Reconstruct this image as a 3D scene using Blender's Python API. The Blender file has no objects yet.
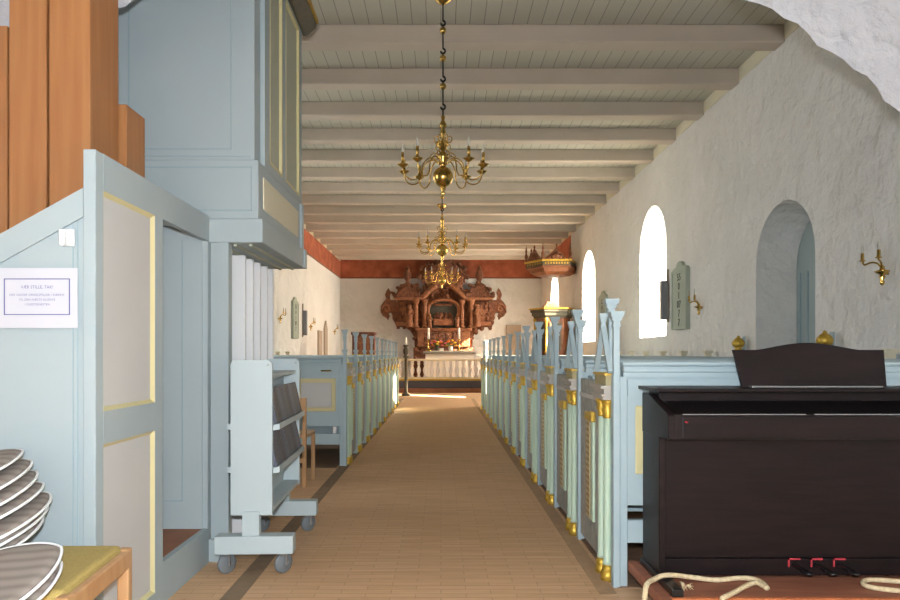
import bpy, bmesh, math, random
from mathutils import Vector, Matrix
R = random.Random(7)
C = bpy.context.scene.collection
SC = bpy.context.scene
PI = math.pi

def lin(c):
    c = c / 255.0
    return c / 12.92 if c <= 0.04045 else ((c + 0.055) / 1.055) ** 2.4
def rgb(r, g, b): return (lin(r), lin(g), lin(b), 1.0)

# ------------------------------------------------------------------ camera
CAM_H = 1.2
FPX = 686.0
cam = bpy.data.cameras.new('camera'); cam_o = bpy.data.objects.new('camera', cam); C.objects.link(cam_o)
cam_o.location = (0, 0, CAM_H); cam_o.rotation_euler = (PI/2, 0, 0)
cam.sensor_width = 36.0; cam.lens = FPX / 900 * 36.0
cam.shift_x = 9 / 900; cam.shift_y = 53 / 900
cam.clip_start = 0.05; cam.clip_end = 200
SC.camera = cam_o

# ------------------------------------------------------------------ world, sun, flash, daylight
SC.view_settings.view_transform = 'Standard'
SC.view_settings.look = 'None'
SC.view_settings.gamma = 1.0
SC.view_settings.use_curve_mapping = False
SC.view_settings.exposure = 0.12
w = bpy.data.worlds.new('sky'); SC.world = w; w.use_nodes = True
wn = w.node_tree.nodes; bg = wn['Background']
bg.inputs[0].default_value = (0.86, 0.92, 1.0, 1); bg.inputs[1].default_value = 4.0

def lamp(name, kind, loc, energy, color, **kw):
    l = bpy.data.lights.new(name, kind); l.energy = energy; l.color = color
    for k, v in kw.items(): setattr(l, k, v)
    o = bpy.data.objects.new(name, l); C.objects.link(o); o.location = loc
    return o
SUN_DIR = Vector((-1.0, 0.55, -0.50)).normalized()
sun = lamp('sun', 'SUN', (20, -8, 14), 80.0, (1.0, 0.83, 0.60), angle=0.009)
sun.rotation_euler = SUN_DIR.to_track_quat('-Z', 'Y').to_euler()
# the photographer's flash on top of the camera
flash = lamp('camera_flash', 'POINT', (0.0, -0.02, CAM_H + 0.15), 445.0, (0.88, 0.935, 1.0), shadow_soft_size=0.025)
# daylight through the right windows; the left row is unseen, added for fill
WIN_Y = [11.7, 16.75, 21.75]
FILL_WIN_Y_LEFT = [4.9, 9.0, 12.3]  # unseen windows, added on the hidden left wall for fill light
for y in WIN_Y:
    d = lamp('window_daylight_fill', 'AREA', (4.62, y, 2.75), {0: 110.0, 1: 250.0, 2: 420.0}[WIN_Y.index(y)], (1.0, 0.90, 0.76), shape='RECTANGLE', size=1.0, size_y=2.2)
    d.rotation_euler = (PI/2-0.6, 0, PI/2)
for y in FILL_WIN_Y_LEFT:
    d = lamp('window_daylight_fill', 'AREA', (-4.62, y, 2.75), 25.0 + 6.0*(y-4.9), (0.98, 0.95, 0.92), shape='RECTANGLE', size=1.0, size_y=2.2)
    d.rotation_euler = (PI/2-0.6, 0, -PI/2)

# ------------------------------------------------------------------ materials
def new_mat(name):
    m = bpy.data.materials.new(name); m.use_nodes = True
    return m, m.node_tree.nodes, m.node_tree.links, m.node_tree.nodes['Principled BSDF']
def mat(name, col, rough=0.6, metal=0.0, col2=None, nscale=4.0, bump=0.0, bscale=20.0, bdist=0.01, stretch=None, detail=4.0, spec=None, coat=0.0):
    m, n, l, b = new_mat(name)
    b.inputs['Roughness'].default_value = rough; b.inputs['Metallic'].default_value = metal
    if spec is not None: b.inputs['Specular IOR Level'].default_value = spec
    if coat: b.inputs['Coat Weight'].default_value = coat
    tc = n.new('ShaderNodeTexCoord'); mp = n.new('ShaderNodeMapping'); l.new(tc.outputs['Object'], mp.inputs['Vector'])
    if stretch: mp.inputs['Scale'].default_value = stretch
    if col2:
        ns = n.new('ShaderNodeTexNoise'); ns.inputs['Scale'].default_value = nscale; ns.inputs['Detail'].default_value = detail
        l.new(mp.outputs[0], ns.inputs['Vector'])
        cr = n.new('ShaderNodeValToRGB'); cr.color_ramp.elements[0].position = 0.32; cr.color_ramp.elements[1].position = 0.68
        cr.color_ramp.elements[0].color = rgb(*col); cr.color_ramp.elements[1].color = rgb(*col2)
        l.new(ns.outputs['Fac'], cr.inputs[0]); l.new(cr.outputs[0], b.inputs['Base Color'])
    else:
        b.inputs['Base Color'].default_value = rgb(*col)
    if bump:
        nb = n.new('ShaderNodeTexNoise'); nb.inputs['Scale'].default_value = bscale; nb.inputs['Detail'].default_value = 5.0
        l.new(mp.outputs[0], nb.inputs['Vector'])
        bp = n.new('ShaderNodeBump'); bp.inputs['Strength'].default_value = bump; bp.inputs['Distance'].default_value = bdist
        l.new(nb.outputs['Fac'], bp.inputs['Height']); l.new(bp.outputs[0], b.inputs['Normal'])
    return m

M = {}
M['plaster'] = mat('limewash', (224, 222, 216), 0.9, col2=(232, 230, 225), nscale=1.5, bump=0.9, bscale=4.5, bdist=0.10)
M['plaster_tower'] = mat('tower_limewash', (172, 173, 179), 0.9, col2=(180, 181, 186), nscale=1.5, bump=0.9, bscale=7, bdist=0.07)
M['cream'] = mat('cream_infill', (224, 216, 190), 0.85)
M['beam'] = mat('beam_paint', (196, 184, 168), 0.75, col2=(204, 192, 177), nscale=2, bump=0.15, bscale=8)
M['blue'] = mat('pale_blue_paint', (159, 172, 176), 0.55, col2=(163, 175, 178), nscale=3, bump=0.05, bscale=30)
M['blue_dark'] = mat('groove_blue', (148, 168, 174), 0.6)
M['pew_blue'] = mat('pew_blue_paint', (164, 183, 189), 0.5, col2=(169, 187, 192), nscale=5)
M['pew_green'] = mat('pew_green_paint', (182, 204, 180), 0.45, col2=(189, 208, 186), nscale=6)
M['grey_panel'] = mat('pale_grey_panel', (192, 191, 189), 0.6, col2=(196, 195, 192), nscale=3)
M['yellow'] = mat('straw_yellow_trim', (206, 196, 148), 0.5)
M['olive'] = mat('grey_olive_panel', (172, 176, 158), 0.6)
M['gold'] = mat('gilding', (214, 180, 78), 0.38, metal=0.6, col2=(190, 150, 54), nscale=30, bump=0.5, bscale=60)
M['brass'] = mat('polished_brass', (214, 178, 100), 0.18, metal=1.0)
M['iron'] = mat('black_iron', (38, 36, 34), 0.5, metal=0.5)
M['tan'] = mat('dull_ochre_paint', (172, 160, 118), 0.6, col2=(158, 144, 104), nscale=14)
M['taupe'] = mat('grey_taupe_paint', (176, 170, 160), 0.6)
M['white'] = mat('white_paint', (232, 232, 232), 0.55)
M['trolley'] = mat('trolley_paint', (178, 191, 194), 0.5)
M['castor'] = mat('castor_rubber', (112, 118, 122), 0.5)
M['steel'] = mat('steel', (170, 172, 174), 0.3, metal=0.9)
M['book'] = mat('book_navy', (58, 62, 76), 0.5, col2=(70, 72, 84), nscale=8)
M['book2'] = mat('book_grey', (74, 72, 72), 0.5, col2=(64, 62, 64), nscale=8)
M['book3'] = mat('book_blue_grey', (84, 88, 104), 0.5, col2=(76, 80, 96), nscale=8)
M['book4'] = mat('book_black', (40, 40, 46), 0.5, col2=(48, 48, 54), nscale=8)
M['paper'] = mat('paper', (196, 196, 204), 0.7)
M['ink'] = mat('blue_ink', (92, 98, 150), 0.7)
M['pine'] = mat('pipe_wood', (160, 110, 66), 0.5, col2=(146, 95, 54), nscale=3.0, stretch=(9, 9, 0.5), bump=0.05, bscale=12)
M['beech'] = mat('beech_wood', (192, 150, 106), 0.45, col2=(178, 134, 90), nscale=4.0, stretch=(6, 6, 1))
M['mustard'] = mat('mustard_cloth', (180, 158, 94), 0.9, col2=(166, 145, 82), nscale=120, bump=0.3, bscale=200, bdist=0.003)
M['piano'] = mat('rosewood_veneer', (29, 18, 20), 0.42, col2=(16, 10, 12), nscale=3.0, stretch=(1, 3, 12), spec=0.25)
M['piano_dark'] = mat('piano_black', (20, 17, 18), 0.35)
M['felt'] = mat('red_felt', (176, 50, 62), 0.9)
M['dolly'] = mat('dolly_board', (150, 96, 72), 0.6, col2=(128, 78, 58), nscale=4, stretch=(1, 6, 6))
M['dolly_edge'] = mat('dolly_edge', (186, 106, 62), 0.6, col2=(160, 88, 52), nscale=8)
M['rope'] = mat('rope', (226, 208, 172), 0.9, col2=(200, 178, 138), nscale=60, bump=0.6, bscale=120)
M['carved'] = mat('carved_oak', (134, 80, 46), 0.6, col2=(94, 52, 30), nscale=9, bump=1.0, bscale=16, bdist=0.08)
M['carved_light'] = mat('carved_oak_light', (158, 100, 60), 0.55, col2=(122, 72, 44), nscale=10, bump=0.7, bscale=18, bdist=0.05)
M['pulpit'] = mat('pulpit_oak', (128, 76, 42), 0.5, col2=(96, 54, 32), nscale=8, bump=0.4, bscale=14, bdist=0.03)
M['pulpit_band'] = mat('pulpit_dark', (62, 62, 52), 0.6, col2=(84, 76, 58), nscale=18)
M['stone'] = mat('altar_stone', (150, 142, 130), 0.8, col2=(132, 126, 116), nscale=9)
M['linen'] = mat('linen', (236, 228, 212), 0.9)
M['wax'] = mat('candle_wax', (244, 240, 228), 0.5)
M['kneeler'] = mat('kneeler_cloth', (78, 80, 92), 0.9)
M['step_wood'] = mat('step_wood', (158, 108, 78), 0.7, col2=(140, 92, 66), nscale=5)
M['wood_floor'] = mat('pew_floor_wood', (134, 104, 80), 0.7, col2=(116, 88, 66), nscale=4, stretch=(1, 8, 1))
M['strip'] = mat('grey_brick_strip', (138, 116, 92), 0.8, col2=(124, 104, 82), nscale=14, bump=0.2, bscale=40)
M['strip_light'] = mat('brown_brick_strip', (176, 144, 110), 0.8, col2=(160, 130, 100), nscale=14, bump=0.2, bscale=40)
M['board_green'] = mat('hymn_board_paint', (164, 174, 158), 0.6, col2=(172, 180, 166), nscale=6)
M['number'] = mat('number_paint', (70, 70, 62), 0.6)
M['speaker'] = mat('speaker_grey', (124, 126, 130), 0.6)
M['niche'] = mat('niche_paint', (168, 152, 134), 0.8)
M['door_green'] = mat('door_paint', (150, 164, 164), 0.6, col2=(158, 172, 170), nscale=3, stretch=(1, 14, 0.3))
M['leaf'] = mat('leaf', (70, 110, 40), 0.6)
for nm, c in (('fl_red', (190, 40, 40)), ('fl_yellow', (240, 200, 40)), ('fl_pink', (220, 110, 130)), ('fl_orange', (235, 130, 40))):
    M[nm] = mat(nm, c, 0.6)
M['vase'] = mat('vase', (230, 226, 216), 0.3)

def bulb_mat():
    m, n, l, b = new_mat('bulb_glass')
    b.inputs['Base Color'].default_value = rgb(240, 236, 222); b.inputs['Roughness'].default_value = 0.05
    b.inputs['Alpha'].default_value = 0.45
    return m
M['bulb'] = bulb_mat()

def band_mat():
    m, n, l, b = new_mat('red_painted_band')
    b.inputs['Roughness'].default_value = 0.85
    tc = n.new('ShaderNodeTexCoord')
    ns = n.new('ShaderNodeTexNoise'); ns.inputs['Scale'].default_value = 3.0; ns.inputs['Detail'].default_value = 7
    l.new(tc.outputs['Object'], ns.inputs['Vector'])
    cr = n.new('ShaderNodeValToRGB'); e = cr.color_ramp.elements
    e[0].position = 0.3; e[0].color = rgb(146, 74, 48); e[1].position = 0.7; e[1].color = rgb(192, 110, 78)
    l.new(ns.outputs['Fac'], cr.inputs[0]); l.new(cr.outputs[0], b.inputs['Base Color'])
    return m
M['band'] = band_mat()

def brick_mat():
    m, n, l, b = new_mat('yellow_brick_floor')
    b.inputs['Roughness'].default_value = 0.62
    tc = n.new('ShaderNodeTexCoord')
    br = n.new('ShaderNodeTexBrick'); l.new(tc.outputs['Object'], br.inputs['Vector'])
    br.inputs['Scale'].default_value = 1.0
    br.inputs['Color1'].default_value = rgb(222, 182, 142); br.inputs['Color2'].default_value = rgb(212, 172, 132)
    br.inputs['Mortar'].default_value = rgb(192, 155, 118)
    br.inputs['Mortar Size'].default_value = 0.003; br.inputs['Mortar Smooth'].default_value = 0.4
    br.inputs['Brick Width'].default_value = 0.25; br.inputs['Row Height'].default_value = 0.058
    br.inputs['Bias'].default_value = 0.1
    ns = n.new('ShaderNodeTexNoise'); ns.inputs['Scale'].default_value = 1.1; ns.inputs['Detail'].default_value = 3
    l.new(tc.outputs['Object'], ns.inputs['Vector'])
    mx = n.new('ShaderNodeMix'); mx.data_type = 'RGBA'; mx.blend_type = 'MULTIPLY'
    mx.inputs['Factor'].default_value = 0.3
    l.new(br.outputs['Color'], mx.inputs[6])
    cr = n.new('ShaderNodeValToRGB'); cr.color_ramp.elements[0].color = (0.75, 0.74, 0.73, 1); cr.color_ramp.elements[1].color = (1, 1, 1, 1)
    l.new(ns.outputs['Fac'], cr.inputs[0]); l.new(cr.outputs[0], mx.inputs[7])
    mp = n.new('ShaderNodeMapping'); l.new(tc.outputs['Object'], mp.inputs['Vector']); mp.inputs['Scale'].default_value = (2.5, 34, 1)
    n2 = n.new('ShaderNodeTexNoise'); n2.inputs['Scale'].default_value = 1.0; n2.inputs['Detail'].default_value = 3; l.new(mp.outputs[0], n2.inputs['Vector'])
    c2 = n.new('ShaderNodeValToRGB'); c2.color_ramp.elements[0].position = 0.3; c2.color_ramp.elements[0].color = (0.84, 0.82, 0.80, 1); c2.color_ramp.elements[1].position = 0.7; c2.color_ramp.elements[1].color = (1, 1, 1, 1)
    l.new(n2.outputs['Fac'], c2.inputs[0])
    m2 = n.new('ShaderNodeMix'); m2.data_type = 'RGBA'; m2.blend_type = 'MULTIPLY'; m2.inputs['Factor'].default_value = 1.0
    l.new(mx.outputs[2], m2.inputs[6]); l.new(c2.outputs[0], m2.inputs[7])
    l.new(m2.outputs[2], b.inputs['Base Color'])
    bp = n.new('ShaderNodeBump'); bp.inputs['Strength'].default_value = 0.35; bp.inputs['Distance'].default_value = 0.006; bp.invert = True
    l.new(br.outputs['Fac'], bp.inputs['Height']); l.new(bp.outputs[0], b.inputs['Normal'])
    return m
M['brick'] = brick_mat()

def plank_mat(name, col, gap, axis_scale):
    m, n, l, b = new_mat(name); b.inputs['Roughness'].default_value = 0.75
    tc = n.new('ShaderNodeTexCoord'); mp = n.new('ShaderNodeMapping'); l.new(tc.outputs['Object'], mp.inputs['Vector'])
    mp.inputs['Rotation'].default_value = (0, 0, PI/2)
    br = n.new('ShaderNodeTexBrick'); l.new(mp.outputs[0], br.inputs['Vector'])
    br.inputs['Scale'].default_value = 1.0
    br.inputs['Color1'].default_value = rgb(*col); br.inputs['Color2'].default_value = rgb(col[0]-5, col[1]-5, col[2]-6)
    br.inputs['Mortar'].default_value = rgb(*gap); br.inputs['Mortar Size'].default_value = 0.005
    br.inputs['Brick Width'].default_value = 60.0; br.inputs['Row Height'].default_value = 0.15
    l.new(br.outputs['Color'], b.inputs['Base Color'])
    return m
M['planks'] = plank_mat('ceiling_boards', (200, 196, 180), (150, 145, 130), 1)

def stripe_mat():
    m, n, l, b = new_mat('striped_cushion_cloth'); b.inputs['Roughness'].default_value = 0.95
    tc = n.new('ShaderNodeTexCoord')
    wv = n.new('ShaderNodeTexWave'); wv.inputs['Scale'].default_value = 7.0; wv.inputs['Distortion'].default_value = 0.3; wv.bands_direction = 'Y'
    l.new(tc.outputs['Object'], wv.inputs['Vector'])
    cr = n.new('ShaderNodeValToRGB'); e = cr.color_ramp.elements
    e[0].position = 0.0; e[0].color = rgb(118, 107, 99); e[1].position = 0.4; e[1].color = rgb(130, 119, 110)
    x = e.new(0.9); x.color = rgb(137, 127, 118)
    l.new(wv.outputs['Fac'], cr.inputs[0]); l.new(cr.outputs[0], b.inputs['Base Color'])
    nb = n.new('ShaderNodeTexNoise'); nb.inputs['Scale'].default_value = 150
    bp = n.new('ShaderNodeBump'); bp.inputs['Strength'].default_value = 0.2; bp.inputs['Distance'].default_value = 0.003
    l.new(nb.outputs['Fac'], bp.inputs['Height']); l.new(bp.outputs[0], b.inputs['Normal'])
    return m
M['stripe'] = stripe_mat()

def relief_mat():
    m, n, l, b = new_mat('carved_grey_relief'); b.inputs['Roughness'].default_value = 0.6
    tc = n.new('ShaderNodeTexCoord')
    vo = n.new('ShaderNodeTexVoronoi'); vo.inputs['Scale'].default_value = 22
    l.new(tc.outputs['Object'], vo.inputs['Vector'])
    cr = n.new('ShaderNodeValToRGB'); e = cr.color_ramp.elements
    e[0].color = rgb(172, 172, 166); e[1].color = rgb(142, 144, 140)
    l.new(vo.outputs['Distance'], cr.inputs[0]); l.new(cr.outputs[0], b.inputs['Base Color'])
    bp = n.new('ShaderNodeBump'); bp.inputs['Strength'].default_value = 0.6; bp.inputs['Distance'].default_value = 0.02
    l.new(vo.outputs['Distance'], bp.inputs['Height']); l.new(bp.outputs[0], b.inputs['Normal'])
    return m
M['relief'] = relief_mat()

def trellis_mat():
    m, n, l, b = new_mat('gilt_trellis'); b.inputs['Roughness'].default_value = 0.5
    tc = n.new('ShaderNodeTexCoord'); mp = n.new('ShaderNodeMapping'); l.new(tc.outputs['Object'], mp.inputs['Vector'])
    mp.inputs['Rotation'].default_value = (PI/4, 0, 0); mp.inputs['Scale'].default_value = (40, 40, 40)
    ck = n.new('ShaderNodeTexChecker'); ck.inputs['Scale'].default_value = 1.0
    l.new(mp.outputs[0], ck.inputs['Vector'])
    ck.inputs['Color1'].default_value = rgb(150, 122, 70); ck.inputs['Color2'].default_value = rgb(196, 186, 150)
    l.new(ck.outputs[0], b.inputs['Base Color'])
    return m
M['trellis'] = trellis_mat()

def glass_mat():
    m = bpy.data.materials.new('window_glass'); m.use_nodes = True
    n = m.node_tree.nodes; l = m.node_tree.links; n.clear()
    o = n.new('ShaderNodeOutputMaterial'); mx = n.new('ShaderNodeMixShader'); t = n.new('ShaderNodeBsdfTransparent'); g = n.new('ShaderNodeBsdfGlossy')
    g.inputs['Roughness'].default_value = 0.05; mx.inputs[0].default_value = 0.06
    t.inputs[0].default_value = (0.96, 0.97, 0.96, 1)
    l.new(t.outputs[0], mx.inputs[1]); l.new(g.outputs[0], mx.inputs[2]); l.new(mx.outputs[0], o.inputs[0])
    return m
M['glass'] = glass_mat()

# ------------------------------------------------------------------ mesh helpers
class MB:
    def __init__(s): s.bm = bmesh.new()
    def _add(s, bm2, smooth=False):
        me = bpy.data.meshes.new('tmp'); bm2.to_mesh(me); bm2.free()
        n0 = len(s.bm.faces); s.bm.from_mesh(me); bpy.data.meshes.remove(me)
        if smooth:
            s.bm.faces.ensure_lookup_table()
            for f in s.bm.faces[n0:]: f.smooth = True
    def box(s, x0, x1, y0, y1, z0, z1, bev=0.0, seg=2, rot=None, piv=None):
        b = bmesh.new(); bmesh.ops.create_cube(b, size=1.0)
        cx, cy, cz = (x0+x1)/2, (y0+y1)/2, (z0+z1)/2
        for v in b.verts: v.co = Vector((v.co.x*(x1-x0)+cx, v.co.y*(y1-y0)+cy, v.co.z*(z1-z0)+cz))
        if bev > 0: bmesh.ops.bevel(b, geom=list(b.edges), offset=bev, segments=seg, affect='EDGES', profile=0.5)
        if rot is not None:
            p = Vector(piv if piv else (cx, cy, cz))
            for v in b.verts: v.co = rot @ (v.co - p) + p
        s._add(b); return s
    def lathe(s, prof, cx, cy, z0=0.0, seg=16, a0=0.0, a1=2*PI, axis='z', scale=(1, 1)):
        b = bmesh.new(); full = abs(a1-a0-2*PI) < 1e-6; n = seg if full else seg+1; rings = []
        for r, z in prof:
            ring = []
            for i in range(n):
                a = a0 + (a1-a0)*i/seg
                ring.append(b.verts.new((cx + r*math.cos(a)*scale[0], cy + r*math.sin(a)*scale[1], z0+z)))
            rings.append(ring)
        for k in range(len(rings)-1):
            for i in range(n if full else n-1):
                j = (i+1) % n
                try: b.faces.new((rings[k][i], rings[k][j], rings[k+1][j], rings[k+1][i]))
                except ValueError: pass
        for ring, rev in ((rings[0], True), (rings[-1], False)):
            try: b.faces.new(ring[::-1] if rev else ring)
            except ValueError: pass
        bmesh.ops.remove_doubles(b, verts=b.verts, dist=1e-6)
        s._add(b, True); return s
    def tube(s, pts, r, seg=8, closed=False):
        pts = [Vector(p) for p in pts]; b = bmesh.new(); rings = []; n = len(pts)
        up = Vector((0, 0, 1)); prev = None
        rr = r if isinstance(r, (list, tuple)) else [r]*n
        for i, p in enumerate(pts):
            if closed: t = pts[(i+1) % n]-pts[(i-1) % n]
            else: t = pts[min(i+1, n-1)]-pts[max(i-1, 0)]
            t.normalize()
            if prev is None:
                a = up if abs(t.z) < 0.9 else Vector((1, 0, 0))
                u = t.cross(a).normalized()
            else:
                u = (prev - t*prev.dot(t)).normalized()
            prev = u; v = t.cross(u)
            rings.append([b.verts.new(p + (u*math.cos(2*PI*k/seg)+v*math.sin(2*PI*k/seg))*rr[i]) for k in range(seg)])
        for i in range(n if closed else n-1):
            A, B = rings[i], rings[(i+1) % n]
            for k in range(seg):
                b.faces.new((A[k], A[(k+1) % seg], B[(k+1) % seg], B[k]))
        if not closed:
            b.faces.new(rings[0][::-1]); b.faces.new(rings[-1])
        bmesh.ops.recalc_face_normals(b, faces=b.faces)
        s._add(b, True); return s
    def prism(s, poly, a, b_, axis='y', bev=0.0):
        b = bmesh.new()
        def P(u, v, t): return (u, t, v) if axis == 'y' else ((t, u, v) if axis == 'x' else (u, v, t))
        A = [b.verts.new(P(u, v, a)) for u, v in poly]; B = [b.verts.new(P(u, v, b_)) for u, v in poly]
        fa = b.faces.new(A); fb = b.faces.new(B[::-1]); n = len(poly)
        for i in range(n): b.faces.new((A[i], B[i], B[(i+1) % n], A[(i+1) % n]))
        bmesh.ops.recalc_face_normals(b, faces=b.faces)
        if bev > 0: bmesh.ops.bevel(b, geom=list(b.edges), offset=bev, segments=1, affect='EDGES')
        bmesh.ops.triangulate(b, faces=[f for f in b.faces if len(f.verts) > 4])
        s._add(b); return s
    def sphere(s, c, r, u=12, v=8, sc=(1, 1, 1)):
        b = bmesh.new(); bmesh.ops.create_uvsphere(b, u_segments=u, v_segments=v, radius=r)
        for q in b.verts: q.co = Vector((q.co.x*sc[0]+c[0], q.co.y*sc[1]+c[1], q.co.z*sc[2]+c[2]))
        s._add(b, True); return s
    def bar(s, p, q, w_, t, up=(0, 0, 1)):
        p = Vector(p); q = Vector(q); d = (q-p); L = d.length; d.normalize(); up = Vector(up)
        u = d.cross(up).normalized(); v = u.cross(d).normalized()
        b = bmesh.new(); bmesh.ops.create_cube(b, size=1.0)
        c = (p+q)/2
        for k in b.verts: k.co = c + d*(k.co.x*L) + u*(k.co.y*w_) + v*(k.co.z*t)
        s._add(b); return s
    def quad(s, pts):
        vs = [s.bm.verts.new(p) for p in pts]; s.bm.faces.new(vs); return s

ORG = {}
def obj(name, mb, m, parent=None, kind=None):
    bm = mb.bm if isinstance(mb, MB) else mb
    org = Vector((0, 0, 0))
    if parent is not None: org = ORG[parent]
    me = bpy.data.meshes.new(name)
    for v in bm.verts: v.co -= org
    bm.to_mesh(me); bm.free(); me.materials.append(m)
    o = bpy.data.objects.new(name, me); C.objects.link(o)
    if parent is not None: o.parent = parent
    ORG[o] = org
    if kind: o['kind'] = kind
    return o
def thing(name, label, cat, loc=(0, 0, 0), group=None):
    o = bpy.data.objects.new(name, None); o.empty_display_size = 0.1; C.objects.link(o)
    o.location = loc; o['label'] = label; o['category'] = cat
    if group: o['group'] = group
    ORG[o] = Vector(loc)
    return o
def single(name, mb, m, label, cat, loc, group=None):
    """a thing that is one mesh, origin at loc"""
    bm = mb.bm
    for v in bm.verts: v.co -= Vector(loc)
    me = bpy.data.meshes.new(name); bm.to_mesh(me); bm.free(); me.materials.append(m)
    o = bpy.data.objects.new(name, me); C.objects.link(o); o.location = loc
    o['label'] = label; o['category'] = cat
    if group: o['group'] = group
    ORG[o] = Vector(loc)
    return o
def dup(root, loc, rz=None, label=None, group=None):
    r = root.copy(); C.objects.link(r); r.location = loc
    if rz is not None: r.rotation_euler = (0, 0, rz)
    if label: r['label'] = label
    if group: r['group'] = group
    for ch in list(root.children):
        c = ch.copy(); C.objects.link(c); c.parent = r
        for g in list(ch.children):
            d = g.copy(); C.objects.link(d); d.parent = c
    return r
def struct(name, mb, m, parent=None): 
    o = obj(name, mb, m, parent)
    if parent is None: o['kind'] = 'structure'
    return o
def text_mesh(name, body, m, parent, loc, rot, width=None, size=0.1, extrude=0.0):
    cu = bpy.data.curves.new('tmp_text', 'FONT'); cu.body = body; cu.size = size; cu.align_x = 'CENTER'; cu.extrude = extrude; cu.space_character = 1.1
    tmp = bpy.data.objects.new('tmp_text', cu); C.objects.link(tmp)
    dg = bpy.context.evaluated_depsgraph_get()
    me = bpy.data.meshes.new_from_object(tmp.evaluated_get(dg))
    bpy.data.objects.remove(tmp); bpy.data.curves.remove(cu)
    me.name = name; me.materials.clear(); me.materials.append(m)
    if width:
        w0 = max(v.co.x for v in me.vertices)-min(v.co.x for v in me.vertices)
        for v in me.vertices: v.co.x *= width/w0
    o = bpy.data.objects.new(name, me); C.objects.link(o); o.parent = parent; o['kind'] = 'thing'
    del o['kind']
    o.location = Vector(loc)-Vector(parent.location); o.rotation_euler = rot
    return o
def px(x, y, d): return Vector(((x-441)*d/FPX, d, CAM_H-(y-353)*d/FPX))
ORD = ['first', 'second', 'third', 'fourth', 'fifth', 'sixth', 'seventh', 'eighth', 'ninth', 'tenth', 'eleventh', 'twelfth', 'thirteenth', 'fourteenth']

# ------------------------------------------------------------------ setting
WX, Y0, Y1, ZB, ZC = 3.6, -2.6, 24.5, 4.45, 4.64
struct('floor', MB().box(-4.6, 4.6, Y0, Y1, -0.2, 0.0), M['brick'])
struct('ceiling', MB().box(-4.6, 4.6, Y0, Y1+0.3, ZC, ZC+0.1), M['planks'])
y = 7.28 - 1.104*9
while y < 24.3:
    struct('ceiling_beam', MB().box(-WX, WX, y-0.11, y+0.11, ZB, ZC, bev=0.012, seg=1), M['beam'])
    y += 1.104

def arch_pts(yc, hw, zs, zt, n=14):
    """outline of an arched opening, from sill left up over the arch to sill right"""
    pts = [(yc-hw, zs)]
    for i in range(n+1):
        a = PI - PI*i/n
        pts.append((yc+hw*math.cos(a), zt-hw+hw*math.sin(a)))
    pts.append((yc+hw, zs))
    return pts
def side_wall(name, X, sx, openings):
    """inner sheet at X with arched openings and splayed reveals to X+sx*depth"""
    mb = MB(); bm = mb.bm
    def q(*p): 
        try: bm.faces.new([bm.verts.new(v) for v in p])
        except ValueError: pass
    TH = 1.0
    edge = Y0
    for sheet in (0, 1):
        xx = X if sheet == 0 else X + sx*TH
        edge = Y0
        for (yc, hi, zs, zt, ho, zso, zto, dep, thru) in openings:
            if sheet == 1 and not thru: continue
            hw, a, b = (hi, zs, zt) if sheet == 0 else (ho, zso, zto)
            pts = arch_pts(yc, hw, a, b)
            q((xx, edge, 0), (xx, yc-hw, 0), (xx, yc-hw, ZC), (xx, edge, ZC))
            if a > 0: q((xx, yc-hw, 0), (xx, yc+hw, 0), (xx, yc+hw, a), (xx, yc-hw, a))
            for i in range(1, len(pts)-2):
                (ya, za), (yb, zb) = pts[i], pts[i+1]
                q((xx, ya, za), (xx, yb, zb), (xx, yb, ZC), (xx, ya, ZC))
            edge = yc+hw
        q((xx, edge, 0), (xx, Y1, 0), (xx, Y1, ZC), (xx, edge, ZC))
    for (yc, hi, zs, zt, ho, zso, zto, dep, thru) in openings:
        A = arch_pts(yc, hi, zs, zt); B = arch_pts(yc, ho, zso, zto)
        X2 = X + sx*(TH if thru else dep)
        for i in range(len(A)):
            j = (i+1) % len(A)
            q((X, *A[i]), (X, *A[j]), (X2, *B[j]), (X2, *B[i]))
    bmesh.ops.remove_doubles(bm, verts=bm.verts, dist=1e-5)
    return struct(name, mb, M['plaster'])
WOP = lambda y: (y, 0.73, 1.47, 3.70, 0.52, 1.62, 3.52, 1.0, True)
DOOR = (7.22, 0.62, 0.0, 2.80, 0.58, 0.0, 2.74, 0.5, False)
side_wall('wall_right', WX, 1, [DOOR] + [WOP(y) for y in WIN_Y])
side_wall('wall_left', -WX, -1, [WOP(y) for y in FILL_WIN_Y_LEFT])
struct('wall_back', MB().box(-4.6, 4.6, Y0-0.2, Y0, -0.2, ZC), M['plaster'])
struct('wall_end', MB().box(-4.6, 4.6, Y1, Y1+0.3, -0.2, ZC), M['plaster'])
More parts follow.
